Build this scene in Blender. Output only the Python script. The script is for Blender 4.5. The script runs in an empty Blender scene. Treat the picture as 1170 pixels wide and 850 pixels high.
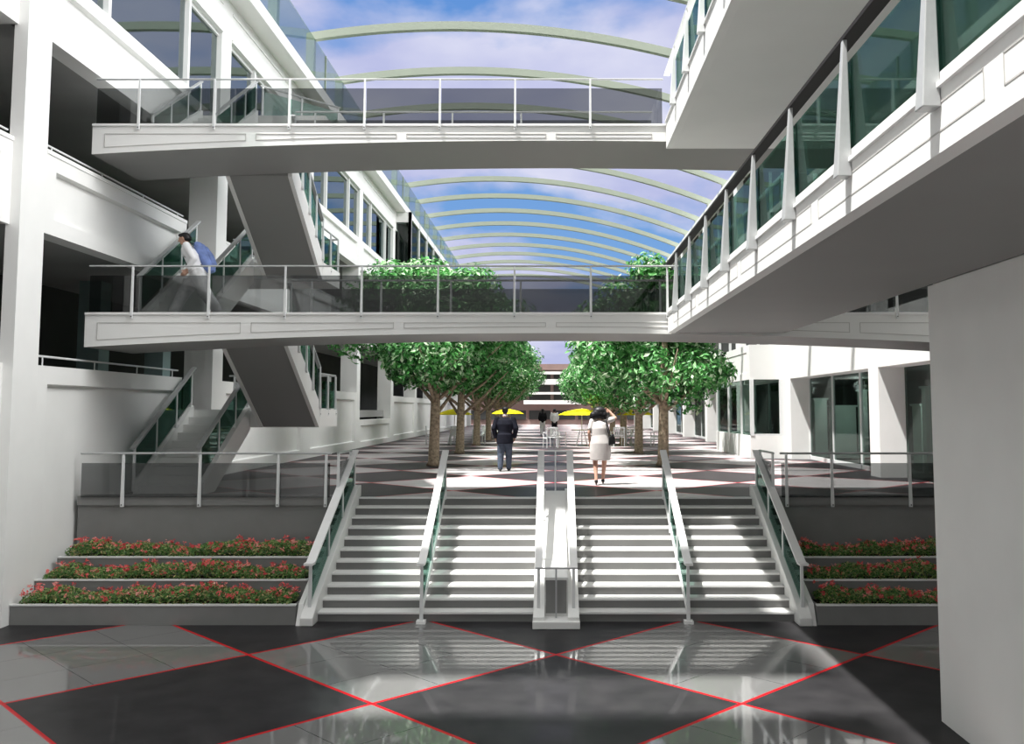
import bpy, bmesh, math, random
from mathutils import Vector, Matrix, Euler
R = random.Random(7)
S = bpy.context.scene
C = S.collection
PI = math.pi

# ------------------------------------------------------------------ materials
def nodes_of(m):
    m.use_nodes = True
    nt = m.node_tree
    return nt, nt.nodes, nt.links

def mat(name, col, rough=0.6, spec=0.3, var=0.06, scale=6.0, metal=0.0, bump=0.0, coat=0.0):
    m = bpy.data.materials.new(name)
    nt, N, L = nodes_of(m)
    b = N['Principled BSDF']
    b.inputs['Roughness'].default_value = rough
    b.inputs['Specular IOR Level'].default_value = spec
    b.inputs['Metallic'].default_value = metal
    b.inputs['Coat Weight'].default_value = coat
    tc = N.new('ShaderNodeTexCoord')
    no = N.new('ShaderNodeTexNoise'); no.inputs['Scale'].default_value = scale; no.inputs['Detail'].default_value = 4
    L.new(tc.outputs['Object'], no.inputs['Vector'])
    mr = N.new('ShaderNodeMapRange'); mr.inputs['From Min'].default_value = .3; mr.inputs['From Max'].default_value = .7
    mr.inputs['To Min'].default_value = 1 - var; mr.inputs['To Max'].default_value = 1 + var * .4
    L.new(no.outputs['Fac'], mr.inputs['Value'])
    mx = N.new('ShaderNodeVectorMath'); mx.operation = 'SCALE'
    mx.inputs[0].default_value = col
    L.new(mr.outputs['Result'], mx.inputs['Scale'])
    L.new(mx.outputs['Vector'], b.inputs['Base Color'])
    if bump:
        bu = N.new('ShaderNodeBump'); bu.inputs['Strength'].default_value = bump
        L.new(no.outputs['Fac'], bu.inputs['Height']); L.new(bu.outputs['Normal'], b.inputs['Normal'])
    return m

def glass(name, tint, refl=0.06, rough=0.02, reflcol=(1, 1, 1), fres=.35):
    """thin tinted sheet: each face lets through the root of the tint, plus a mirror share"""
    m = bpy.data.materials.new(name)
    nt, N, L = nodes_of(m)
    N.remove(N['Principled BSDF'])
    out = N['Material Output']
    t = N.new('ShaderNodeBsdfTransparent')
    no = N.new('ShaderNodeTexNoise'); no.inputs['Scale'].default_value = 3
    mr = N.new('ShaderNodeMapRange'); mr.inputs['To Min'].default_value = .97; mr.inputs['To Max'].default_value = 1.0
    L.new(no.outputs['Fac'], mr.inputs['Value'])
    sc = N.new('ShaderNodeVectorMath'); sc.operation = 'SCALE'
    sc.inputs[0].default_value = [math.sqrt(c) for c in tint]
    L.new(mr.outputs['Result'], sc.inputs['Scale']); L.new(sc.outputs['Vector'], t.inputs['Color'])
    g = N.new('ShaderNodeBsdfGlossy'); g.inputs['Roughness'].default_value = rough; g.inputs['Color'].default_value = (*reflcol, 1)
    lw = N.new('ShaderNodeLayerWeight'); lw.inputs['Blend'].default_value = .25
    ma = N.new('ShaderNodeMath'); ma.operation = 'MULTIPLY_ADD'; ma.inputs[1].default_value = fres; ma.inputs[2].default_value = refl
    L.new(lw.outputs['Fresnel'], ma.inputs[0])
    mi = N.new('ShaderNodeMixShader')
    L.new(ma.outputs[0], mi.inputs['Fac']); L.new(t.outputs[0], mi.inputs[1]); L.new(g.outputs[0], mi.inputs[2])
    L.new(mi.outputs[0], out.inputs['Surface'])
    return m

M = {}
M['white'] = mat('white_plaster', (.82, .82, .80), .55, .25, .03, 1.5)
M['white2'] = mat('white_paint', (.84, .84, .83), .4, .3, .02, 8)
M['line'] = mat('grey_joint', (.5, .49, .47), .7, .2)
M['under'] = mat('shade_darkened_underside', (.27, .27, .26), .55, .3, .04, .8)  # darkened copy of the white render, underside shade put into the colour
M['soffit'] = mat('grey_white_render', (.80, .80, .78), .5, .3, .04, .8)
M['concrete'] = mat('grey_concrete', (.225, .225, .22), .7, .2, .06, 3)
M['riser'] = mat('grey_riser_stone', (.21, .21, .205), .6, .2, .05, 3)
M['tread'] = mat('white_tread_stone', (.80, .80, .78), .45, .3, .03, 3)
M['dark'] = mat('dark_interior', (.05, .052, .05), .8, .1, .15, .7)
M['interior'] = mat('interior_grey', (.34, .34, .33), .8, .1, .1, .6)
M['teal'] = mat('interior_teal_wall', (.22, .30, .29), .7, .2, .1, 1)
M['stand'] = mat('pale_green_laminate', (.55, .66, .60), .6, .3, .05, 3)
M['metal'] = mat('pale_painted_metal', (.72, .73, .73), .35, .5, .03, 20)
M['rail'] = mat('grey_rail_metal', (.42, .43, .43), .35, .5, .04, 30)
M['steel'] = mat('brushed_steel', (.55, .56, .57), .3, .5, .04, 30, metal=.6)
M['darkmetal'] = mat('dark_steel', (.03, .028, .028), .6, .12, .05, 10)
M['rib'] = mat('pale_green_steel', (.31, .35, .29), .5, .3, .03, 2)
M['glass_grey'] = glass('grey_tinted_glass', (.28, .29, .29), .03)
M['glass_green'] = glass('green_tinted_glass', (.10, .20, .165), .04, reflcol=(.75, .95, .88))
M['glass_sky'] = glass('dark_reflective_glass', (.03, .04, .05), .40, .03, (.62, .70, .70))
M['glass_pale'] = glass('pale_green_glass', (.55, .66, .62), .04)
M['glass_shop'] = glass('shopfront_glass', (.30, .39, .35), .03, fres=.10)
M['soil'] = mat('dark_soil', (.03, .022, .015), .95, .05, .3, 20, bump=.4)
M['bark'] = mat('tree_bark', (.42, .33, .24), .9, .1, .5, 14, bump=.6)
M['yellow'] = mat('yellow_canvas', (.93, .80, .01), .7, .15, .05, 5)
M['chair'] = mat('white_chair_paint', (.80, .80, .80), .4, .4, .03, 20)
M['skin'] = mat('skin', (.55, .33, .24), .55, .3, .06, 12)
M['hair'] = mat('black_hair', (.012, .011, .013), .45, .4, .3, 40)
M['suit'] = mat('navy_suit_cloth', (.011, .012, .020), .8, .15, .25, 9)
M['jeans'] = mat('slate_blue_trousers', (.075, .095, .13), .8, .15, .3, 12)
M['dress'] = mat('off_white_dress_cloth', (.72, .68, .65), .8, .1, .08, 8)
M['black'] = mat('black_leather', (.012, .012, .013), .4, .4, .2, 20)
M['shirt'] = mat('white_shirt_cloth', (.85, .85, .86), .8, .1, .05, 10)
M['greytr'] = mat('grey_trouser_cloth', (.68, .68, .68), .85, .1, .3, 11)
M['bluebag'] = mat('blue_backpack_cloth', (.20, .28, .58), .7, .2, .35, 8)
M['brown'] = mat('brown_cladding', (.27, .19, .17), .8, .15, .1, .8)
M['blackcloth'] = mat('black_cloth', (.015, .015, .018), .8, .1, .2, 10)

def floor_mat(name, light, dark, refl_l, refl_d, red):
    m = bpy.data.materials.new(name)
    nt, N, L = nodes_of(m)
    b = N['Principled BSDF']
    def math_(op, a, bb=None, c=None):
        n = N.new('ShaderNodeMath'); n.operation = op
        for i, v in enumerate((a, bb, c)):
            if v is None: continue
            if isinstance(v, (int, float)): n.inputs[i].default_value = v
            else: L.new(v, n.inputs[i])
        return n.outputs[0]
    geo = N.new('ShaderNodeNewGeometry')
    sp = N.new('ShaderNodeSeparateXYZ'); L.new(geo.outputs['Position'], sp.inputs[0])
    u = math_('DIVIDE', math_('SUBTRACT', sp.outputs['X'], .05), 4.16)
    v = math_('DIVIDE', math_('SUBTRACT', sp.outputs['Y'], 12.79), 4.18)
    p = math_('ADD', u, v); q = math_('SUBTRACT', u, v)
    par = math_('FLOORED_MODULO', math_('ADD', math_('FLOOR', p), math_('FLOOR', q)), 2.0)   # 0 light, 1 dark
    def near(x, k, w):
        f = math_('FRACT', math_('ADD', math_('MULTIPLY', x, k), .5))
        return math_('LESS_THAN', math_('ABSOLUTE', math_('SUBTRACT', f, .5)), w * k)
    redm = math_('MAXIMUM', near(p, 1, .0078), near(q, 1, .0078))
    seam = math_('MAXIMUM', near(p, 3, .0016), near(q, 3, .0016))
    no = N.new('ShaderNodeTexNoise'); no.inputs['Scale'].default_value = 2.5; no.inputs['Detail'].default_value = 6
    L.new(geo.outputs['Position'], no.inputs['Vector'])
    def mixc(f, a, bb):
        n = N.new('ShaderNodeMix'); n.data_type = 'RGBA'
        L.new(f, n.inputs['Factor'])
        for s, val in (('A', a), ('B', bb)):
            sock = [i for i in n.inputs if i.name == s and i.type == 'RGBA'][0]
            if isinstance(val, tuple): sock.default_value = (*val, 1)
            else: L.new(val, sock)
        return [o for o in n.outputs if o.type == 'RGBA'][0]
    c = mixc(par, light, dark)
    c2 = mixc(math_('MULTIPLY', no.outputs['Fac'], .16), c, (.25, .24, .24))
    c3 = mixc(seam, c2, (.03, .03, .03))
    c4 = mixc(redm, c3, red)
    L.new(c4, b.inputs['Base Color'])
    b.inputs['Roughness'].default_value = .45
    b.inputs['Specular IOR Level'].default_value = .1
    g = N.new('ShaderNodeBsdfGlossy'); g.inputs['Roughness'].default_value = .035
    fac = math_('MULTIPLY_ADD', par, refl_d - refl_l, refl_l)
    fac2 = math_('MULTIPLY', fac, math_('SUBTRACT', 1.0, math_('MULTIPLY', redm, .7)))
    mi = N.new('ShaderNodeMixShader'); L.new(fac2, mi.inputs['Fac'])
    L.new(b.outputs[0], mi.inputs[1]); L.new(g.outputs[0], mi.inputs[2])
    L.new(mi.outputs[0], N['Material Output'].inputs['Surface'])
    return m
M['floor'] = floor_mat('diamond_paving_polished', (.19, .19, .186), (.010, .0096, .0113), .30, .02, (.52, .006, .012))
M['plaza'] = floor_mat('diamond_paving_terrace', (.45, .42, .42), (.024, .019, .022), .05, .02, (.55, .03, .05))

def leaf_mat(name, stops):
    m = bpy.data.materials.new(name)
    nt, N, L = nodes_of(m)
    b = N['Principled BSDF']; b.inputs['Roughness'].default_value = .45; b.inputs['Specular IOR Level'].default_value = .5
    at = N.new('ShaderNodeAttribute'); at.attribute_name = 'tone'
    cr = N.new('ShaderNodeValToRGB')
    e = cr.color_ramp.elements
    while len(e) < len(stops): e.new(.5)
    for el, (p, c) in zip(e, stops): el.position = p; el.color = (*c, 1)
    L.new(at.outputs['Fac'], cr.inputs['Fac']); L.new(cr.outputs['Color'], b.inputs['Base Color'])
    tr = N.new('ShaderNodeBsdfTranslucent'); L.new(cr.outputs['Color'], tr.inputs['Color'])
    mi = N.new('ShaderNodeMixShader'); mi.inputs['Fac'].default_value = .3
    L.new(b.outputs[0], mi.inputs[1]); L.new(tr.outputs[0], mi.inputs[2]); L.new(mi.outputs[0], N['Material Output'].inputs['Surface'])
    return m
M['leaf'] = leaf_mat('green_leaves', [(0, (.010, .055, .012)), (.3, (.035, .18, .035)), (.6, (.085, .36, .075)), (.84, (.24, .56, .20)), (1, (.70, .85, .60))])
M['bedleaf'] = leaf_mat('bedding_leaves', [(0, (.03, .09, .015)), (.45, (.09, .25, .045)), (.75, (.25, .38, .12)), (1, (.55, .42, .20))])
M['petal'] = leaf_mat('coral_petals', [(0, (.60, .05, .06)), (.6, (.90, .16, .15)), (1, (.95, .45, .40))])

# ------------------------------------------------------------------ mesh builder
class MB:
    def __init__(s): s.v = []; s.f = []; s.mi = []; s.cur = 0; s.tone = None
    def add(s, vs, fs):
        o = len(s.v); s.v += [tuple(v) for v in vs]
        for f in fs: s.f.append(tuple(o + i for i in f)); s.mi.append(s.cur)
        return s
    def hexa(s, p):                       # p: 4 bottom (ccw) + 4 top
        return s.add(p, [(3, 2, 1, 0), (4, 5, 6, 7), (0, 1, 5, 4), (1, 2, 6, 5), (2, 3, 7, 6), (3, 0, 4, 7)])
    def box(s, x0, x1, y0, y1, z0, z1):
        return s.hexa([(x0, y0, z0), (x1, y0, z0), (x1, y1, z0), (x0, y1, z0), (x0, y0, z1), (x1, y0, z1), (x1, y1, z1), (x0, y1, z1)])
    def prism(s, prof, axis, a, b):       # prof: ccw list of 2-D points
        n = len(prof)
        def mk(t, p):
            return {'x': (t, p[0], p[1]), 'y': (p[0], t, p[1]), 'z': (p[0], p[1], t)}[axis]
        vs = [mk(a, p) for p in prof] + [mk(b, p) for p in prof]
        fs = [tuple(range(n - 1, -1, -1)), tuple(range(n, 2 * n))] + [(i, (i + 1) % n, n + (i + 1) % n, n + i) for i in range(n)]
        return s.add(vs, fs)
    def bar(s, a, b, w, h=None, up=(0, 0, 1), w1=None, h1=None):   # rectangular bar from a to b
        h = h or w; w1 = w if w1 is None else w1; h1 = h if h1 is None else h1
        a, b = Vector(a), Vector(b); d = (b - a).normalized(); up = Vector(up)
        if abs(d.dot(up)) > .98: up = Vector((0, 1, 0))
        r = d.cross(up).normalized(); u = r.cross(d)
        def ring(c, w, h): return [c - r * w / 2 - u * h / 2, c + r * w / 2 - u * h / 2, c + r * w / 2 + u * h / 2, c - r * w / 2 + u * h / 2]
        return s.hexa(ring(a, w, h) + ring(b, w1, h1))
    def panel(s, a, b, c, d, th):         # slab with corner points a,b,c,d and thickness vector
        th = Vector(th) / 2
        q = [Vector(p) for p in (a, b, c, d)]
        return s.hexa([p - th for p in q] + [p + th for p in q])
    def tube(s, pts, rad, n=10, flat=None):   # loft of circles / ellipses along a path, capped
        pts = [Vector(p) for p in pts]
        k = len(pts); o = len(s.v); prev = None
        for i, p in enumerate(pts):
            d = (pts[min(i + 1, k - 1)] - pts[max(i - 1, 0)]).normalized()
            ref = Vector((0, 1, 0)) if abs(d.y) < .9 else Vector((1, 0, 0))
            if prev is not None: ref = prev
            r = (ref - d * ref.dot(d)).normalized(); prev = r; u = d.cross(r)
            rr = rad[i] if isinstance(rad, (list, tuple)) else rad
            ra, rb = rr if isinstance(rr, tuple) else (rr, rr)
            for j in range(n):
                t = 2 * PI * j / n
                s.v.append(tuple(p + r * math.cos(t) * ra + u * math.sin(t) * rb))
        for i in range(k - 1):
            for j in range(n):
                s.f.append((o + i * n + j, o + i * n + (j + 1) % n, o + (i + 1) * n + (j + 1) % n, o + (i + 1) * n + j)); s.mi.append(s.cur)
        s.f.append(tuple(o + j for j in range(n - 1, -1, -1))); s.mi.append(s.cur)
        s.f.append(tuple(o + (k - 1) * n + j for j in range(n))); s.mi.append(s.cur)
        return s
    def capsule(s, a, b, ra, rb, n=12):
        a, b = Vector(a), Vector(b); d = (b - a); ln = max(d.length, 1e-5); d = d / ln
        pts, rad = [], []
        for t in (-.99, -.8, -.45): pts.append(a + d * ra * t); rad.append(ra * math.sqrt(1 - t * t))
        pts.append(a); rad.append(ra); pts.append(b); rad.append(rb)
        for t in (.45, .8, .99): pts.append(b + d * rb * t); rad.append(rb * math.sqrt(1 - t * t))
        return s.tube(pts, rad, n)
    def ball(s, c, rx, ry, rz, n=14, m=10):
        c = Vector(c); vs = [(c.x, c.y, c.z - rz)]; fs = []
        for i in range(1, m):
            a = -PI / 2 + PI * i / m
            for j in range(n):
                t = 2 * PI * j / n
                vs.append((c.x + rx * math.cos(a) * math.cos(t), c.y + ry * math.cos(a) * math.sin(t), c.z + rz * math.sin(a)))
        vs.append((c.x, c.y, c.z + rz)); top = len(vs) - 1
        for j in range(n):
            fs.append((0, 1 + (j + 1) % n, 1 + j)); fs.append((top, 1 + (m - 2) * n + j, 1 + (m - 2) * n + (j + 1) % n))
            for i in range(m - 2):
                fs.append((1 + i * n + j, 1 + i * n + (j + 1) % n, 1 + (i + 1) * n + (j + 1) % n, 1 + (i + 1) * n + j))
        return s.add(vs, fs)
    def lathe(s, prof, c=(0, 0, 0), n=24):   # (r,z) pairs, closed by caps
        k = len(prof); vs = []; fs = []
        for r, z in prof:
            for j in range(n):
                t = 2 * PI * j / n; vs.append((c[0] + r * math.cos(t), c[1] + r * math.sin(t), c[2] + z))
        for i in range(k - 1):
            for j in range(n): fs.append((i * n + j, i * n + (j + 1) % n, (i + 1) * n + (j + 1) % n, (i + 1) * n + j))
        fs.append(tuple(range(n - 1, -1, -1))); fs.append(tuple((k - 1) * n + j for j in range(n)))
        return s.add(vs, fs)
    def build(s, name, m, parent=None, smooth=False, bevel=0, remesh=0, sm_it=0, origin=None):
        off = Vector((0, 0, 0))
        if parent is not None:
            off = Vector(parent.get('_o', (0, 0, 0)))
        elif origin is not None: off = Vector(origin)
        elif s.v:
            xs, ys, zs = zip(*s.v)
            off = Vector(((min(xs) + max(xs)) / 2, (min(ys) + max(ys)) / 2, min(zs)))
        me = bpy.data.meshes.new(name)
        me.from_pydata([tuple(Vector(v) - off) for v in s.v], [], s.f)
        ms = m if isinstance(m, (list, tuple)) else [m]
        for x in ms: me.materials.append(x)
        if len(ms) > 1: me.polygons.foreach_set('material_index', s.mi)
        bm = bmesh.new(); bm.from_mesh(me)
        if s.tone is None:
            bmesh.ops.recalc_face_normals(bm, faces=bm.faces)
            bm.to_mesh(me)
        bm.free()
        if s.tone is not None:
            at = me.attributes.new('tone', 'FLOAT', 'FACE'); at.data.foreach_set('value', s.tone)
        o = bpy.data.objects.new(name, me); C.objects.link(o)
        if remesh or bevel:
            if remesh:
                md = o.modifiers.new('r', 'REMESH'); md.mode = 'VOXEL'; md.voxel_size = remesh
                if sm_it:
                    md = o.modifiers.new('s', 'SMOOTH'); md.iterations = sm_it; md.factor = .5
            if bevel:
                md = o.modifiers.new('b', 'BEVEL'); md.width = bevel; md.segments = 2; md.limit_method = 'ANGLE'
            dg = bpy.context.evaluated_depsgraph_get()
            nm = bpy.data.meshes.new_from_object(o.evaluated_get(dg))
            o.modifiers.clear(); old = o.data; o.data = nm; bpy.data.meshes.remove(old); nm.name = name
            nm.materials.clear()
            for x in ms: nm.materials.append(x)
        if smooth: o.data.polygons.foreach_set('use_smooth', [True] * len(o.data.polygons))
        if parent is not None: o.parent = parent; o['_o'] = list(off)
        else: o.location = off; o['_o'] = list(off)
        return o

def tag(o, label=None, cat=None, group=None, kind=None):
    if label: o['label'] = label
    if cat: o['category'] = cat
    if group: o['group'] = group
    if kind: o['kind'] = kind
    return o
def thing(name, label, cat, loc=(0, 0, 0), group=None, kind=None):
    o = bpy.data.objects.new(name, None); C.objects.link(o); o.empty_display_size = .2
    o.location = loc; o['_o'] = list(loc)
    return tag(o, label, cat, group, kind)
def struct(mb, name, m, label=None, cat=None, group=None, **k):
    return tag(mb.build(name, m, **k), label, cat, group, 'structure')
def copy_tree(o, parent=None):
    c = o.copy(); C.objects.link(c); c.parent = parent
    for ch in [x for x in bpy.data.objects if x.parent == o]:
        copy_tree(ch, c)
    return c
ORD = ['first', 'second', 'third', 'fourth', 'fifth', 'sixth', 'seventh', 'eighth', 'ninth', 'tenth', 'eleventh', 'twelfth', 'thirteenth', 'fourteenth', 'fifteenth']

# ------------------------------------------------------------------ camera
F, CX, HY, PY, H = 1056., 631., 468., 384., 3.3
cam = bpy.data.cameras.new('camera'); co = bpy.data.objects.new('camera', cam); C.objects.link(co)
cam.sensor_fit = 'HORIZONTAL'; cam.sensor_width = 36; cam.lens = F / 1170 * 36
cam.shift_x = (585 - CX) / 1170; cam.shift_y = (PY - 425) / 1170
pitch = math.atan((HY - PY) / F)
co.location = (0, 0, H); co.rotation_euler = (PI / 2 + pitch, 0, 0)
cam.clip_end = 500
S.camera = co

# ------------------------------------------------------------------ levels
XL, XR = -8.35, 8.0           # facade planes
ZP, ZB2, ZB3 = 1.65, 5.02, 8.46
YB, YBR = 16.42, 18.35        # front and rear of the bridges
ZL = [3.27, 6.65, 9.95]       # floors of the left building
PIERS = [5.9, 14.3, 22.7, 31.1, 39.5, 47.9, 56.3, 64.7, 73.1, 81.5, 89.9]
PW = .7

# ------------------------------------------------------------------ floors
b = MB(); b.box(-16, 12, -8, 18.0, -.3, 0); struct(b, 'floor', M['floor'], 'polished diamond-tiled concourse floor with red lines at the foot of the stairs', 'floor')
b = MB()
b.prism([(-3.9, 17.73), (4.0, 17.73), (4.0, 16.7), (14, 16.7), (14, 120), (-17, 120), (-17, 16.7), (-3.9, 16.7)], 'z', ZP - .25, ZP)
struct(b, 'floor_terrace', M['plaza'], 'raised diamond-tiled terrace floor at the top of the stairs', 'floor')

# ------------------------------------------------------------------ left facade
def recess_panel(b, X, y0, y1, z0, z1, sgn=1, th=.35, mg=.30, dp=.10, bev=.05):
    """wall slab with a sunk bevelled panel on the face x = X (facing +x when sgn = 1)"""
    xb = X - sgn * th
    o = [(y0, z0), (y1, z0), (y1, z1), (y0, z1)]
    mgz = min(mg, (z1 - z0) * .2)
    i = [(y0 + mg, z0 + mgz), (y1 - mg, z0 + mgz), (y1 - mg, z1 - mgz), (y0 + mg, z1 - mgz)]
    j = [(y0 + mg + bev, z0 + mgz + bev * .6), (y1 - mg - bev, z0 + mgz + bev * .6), (y1 - mg - bev, z1 - mgz - bev * .6), (y0 + mg + bev, z1 - mgz - bev * .6)]
    vs = [(X, *p) for p in o] + [(X, *p) for p in i] + [(X - sgn * dp, *p) for p in j] + [(xb, *p) for p in o]
    fs = []
    for k in range(4):
        n = (k + 1) % 4
        fs += [(k, n, 4 + n, 4 + k), (4 + k, 4 + n, 8 + n, 8 + k), (12 + n, 12 + k, k, n)]
    fs += [(8, 9, 10, 11), (15, 14, 13, 12)]
    b.add(vs, fs)

bays = []
for k in range(len(PIERS) - 1):
    y0, y1 = PIERS[k] + PW, PIERS[k + 1]
    bays.append((y0, y1))
bays.insert(0, (-2.5, 5.9))
for k, y in enumerate(PIERS):
    b = MB(); b.box(XL - (.22 if k == 1 else PW), XL, y, y + PW, ZP if y > 16 else 0, 13.85)
    struct(b, 'column', M['white'], 'white square pier of the left facade, %s from the camera' % ORD[k], 'column', 'left facade piers')
SP = [(4.02, 'ground floor parapet wall'), (7.55, 'second floor spandrel'), (10.7, 'top floor spandrel')]
LO = [None, 6.2, 9.43]
n = 0
for k, (y0, y1) in enumerate(bays):
    X = XL - .16 if k < 2 else XL
    ye = 20.85 if k == 2 else y1
    for lv in range(3):
        z0 = (0 if y0 < 14 else 0) if lv == 0 else LO[lv]
        z0 = z0 if y0 < 16 else (ZP if lv == 0 else z0)
        zt = SP[lv][0]
        if lv == 0 and abs(y0 - 40.2) < .1: zt = 2.85
        if lv == 0 and y0 < 16 and k == 2: z0 = 0
        b = MB(); recess_panel(b, X, y0, ye, z0, zt)
        if lv == 1: b.box(X - .36, X + .015, y0, ye, zt - .02, zt + .05)
        struct(b, 'wall_left', M['white'], 'white %s with sunk panel on the left, %s bay from the camera' % (SP[lv][1], ORD[k]), 'wall', 'left facade panels')
        if k in (1, 2) and lv < 2:
            b = MB(); b.tube([(X - .1, y0, zt + .16), (X - .1, ye, zt + .16)], .018, 8)
            for t in range(4):
                yy = y0 + .3 + (ye - y0 - .6) * t / 3; b.tube([(X - .1, yy, zt - .01), (X - .1, yy, zt + .16)], .012, 6)
            r = b.build('parapet_rail', M['metal'])
            tag(r, 'thin metal rail on the %s, %s' % (SP[lv][1], 'nearest bay at the left edge' if k == 1 else 'bay beside the stairs'), 'rail', 'parapet rails')
    # fascia above the top windows
    b = MB(); b.box(X - .35, X, y0, y1, 12.82, 13.85); b.box(X, X + .03, y0, y1, 13.55, 13.6)
    b.box(X, X + .04, y0, y1, 12.82, 12.9)
    struct(b, 'trim_%d' % (k + 1), M['white'], 'white fascia above the top windows of the left facade, %s bay from the camera' % ORD[k], 'fascia', 'left facade fascia')
    # top window of this bay
    w = thing('window_%d' % (k + 1), 'sky-reflecting top floor window strip of the left facade, %s bay from the camera' % ORD[k], 'window', ((X - .12), (y0 + y1) / 2, 10.7), 'left facade top windows', 'structure')
    zb = 10.7
    fr = MB()
    ms = [y0 + 2.0, y0 + 5.75] if k != 2 else [16.95, 20.72]
    for yy in ms: fr.box(X - .16, X - .02, yy - .055, yy + .055, 9.98 if (k == 2 and yy > 20) else zb, 12.82)
    fr.box(X - .18, X - .08, y0, y1, 12.72, 12.82); fr.box(X - .18, X - .08, y0, ye, zb, zb + .06)
    fr.build('window_frame', M['white2'], w)
    g = MB(); g.box(X - .15, X - .13, y0, y1, 10.7, 12.8)
    if k == 2: g.box(X - .15, X - .13, 20.85, y1, 9.98, 10.7)
    g.build('pane', M['glass_sky'], w)
# slabs and inner walls of the left building
for z0, z1, nm, lb in ((2.95, 3.27, 'ceiling_ground', 'ground floor ceiling slab'), (6.25, 6.65, 'ceiling_first', 'first floor ceiling slab'), (9.47, 9.95, 'ceiling_second', 'second floor ceiling slab'), (12.9, 13.84, 'ceiling_top', 'roof slab')):
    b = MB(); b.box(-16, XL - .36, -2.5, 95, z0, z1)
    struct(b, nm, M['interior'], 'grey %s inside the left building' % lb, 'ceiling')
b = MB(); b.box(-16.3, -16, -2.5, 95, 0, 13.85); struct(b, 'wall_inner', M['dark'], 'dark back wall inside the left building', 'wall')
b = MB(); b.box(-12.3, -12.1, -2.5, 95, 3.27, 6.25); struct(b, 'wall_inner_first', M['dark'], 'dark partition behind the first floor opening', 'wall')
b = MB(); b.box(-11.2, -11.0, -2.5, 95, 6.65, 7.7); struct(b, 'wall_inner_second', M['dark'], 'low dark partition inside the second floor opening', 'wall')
b = MB(); b.box(-16.2, XL - .01, 95, 95.3, 0, 13.85); struct(b, 'wall_end', M['white'], 'white far end wall of the left building', 'wall')
for k, (x, y) in enumerate(((-9.9, 16.8), (-10.6, 21.3), (-10.9, 25.5))):
    b = MB(); b.box(x - .25, x + .25, y - .25, y + .25, 3.27, 4.55 if k == 0 else 6.25)
    struct(b, 'column_inner', M['teal'], 'grey-green post in the dark first floor opening, %s from the camera' % ORD[k], 'column', 'inner posts on the left')

# roof overhang and clerestory of the left building
b = MB(); b.box(XL - .4, -7.82, -2.5, 95, 13.85, 14.22); struct(b, 'trim_roof_edge', M['soffit'], 'white roof overhang edge along the left building', 'roof edge')
for k in range(1, 11):
    y0, y1 = PIERS[k - 1] + .35, PIERS[k] + .35
    w = thing('clerestory_window', 'pale green clerestory glass above the left roof edge, %s bay from the camera' % ORD[k], 'window', (-7.9, y0, 14.22), 'left clerestory glass', 'structure')
    g = MB(); g.box(-7.93, -7.91, y0 + .02, y1 - .02, 14.22, 15.62); g.build('pane', M['glass_pale'], w)
    fr = MB(); fr.box(-7.95, -7.89, y0 - .02, y0 + .02, 14.22, 15.62); fr.build('window_frame', M['rib'], w)

# stepped-out glazed bay at the far end of the left facade
w = thing('projecting_bay', 'white framed glass bay stepping out from the far end of the left facade', 'bay window', (-8.0, 52.9, 9.43), None, 'structure')
fr = MB(); x0, x1, y0 = -8.9, -7.55, 48.8
fr.box(x0, x1, y0, y0 + .25, 13.3, 13.85); fr.box(x0, x0 + .3, y0, y0 + .25, 9.43, 13.3); fr.box(x1 - .15, x1, y0, y0 + .25, 9.43, 13.3)
for t in range(12): fr.box(x1 - .15, x1, y0 + t * 3.2, y0 + t * 3.2 + .15, 9.43, 13.85)
fr.box(x1 - .15, x1, y0, 90, 13.5, 13.85); fr.box(x1 - .3, x1, y0, 90, 9.0, 9.43)
fr.build('window_frame', M['white2'], w)
g = MB(); g.box(x0 + .3, x1 - .15, y0 + .1, y0 + .13, 9.43, 13.3); g.box(x1 - .1, x1 - .08, y0 + .2, 90, 9.43, 13.5); g.build('pane', M['glass_shop'], w)
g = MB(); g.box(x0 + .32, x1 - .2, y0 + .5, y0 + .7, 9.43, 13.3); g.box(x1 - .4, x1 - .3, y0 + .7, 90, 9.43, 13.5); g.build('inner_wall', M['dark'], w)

# ------------------------------------------------------------------ roof ribs
for k in range(-2, 15):
    y = 30.6 + 4.18 * k
    b = MB(); pts = []
    N_ = 40
    for i in range(N_ + 1):
        x = -8.35 + (8.3 + 8.35) * i / N_; pts.append((x, 16.2 - .017 * (x + 3.46) ** 2))
    prof = pts + [(x, z + .27) for x, z in reversed(pts)]
    vs = []; n_ = len(pts)
    for (x, z) in pts:
        vs += [(x, y - .11, z), (x, y + .11, z), (x, y + .11, z + .27), (x, y - .11, z + .27)]
    fs = [(0, 3, 2, 1), tuple((n_ - 1) * 4 + t for t in range(4))]
    for i in range(n_ - 1):
        for t in range(4): fs.append((i * 4 + t, i * 4 + (t + 1) % 4, (i + 1) * 4 + (t + 1) % 4, (i + 1) * 4 + t))
    b.add(vs, fs)
    rb = thing('roof_rib', 'pale green arched roof rib, %s from the camera' % ORD[k + 2] if k < 13 else 'pale green arched roof rib, %s from the far end' % ORD[14 - k], 'roof rib', (-3.46, y, 14.22), 'arched roof ribs', 'structure')
    b.build('arch', M['rib'], rb)
    p = MB(); p.box(-8.35, -8.08, y - .13, y + .13, 14.22, 15.85); p.build('post', M['rib'], rb)
    p = MB(); p.box(8.05, 8.3, y - .13, y + .13, 13.2, 13.95); p.build('post', M['rib'], rb)

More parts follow.
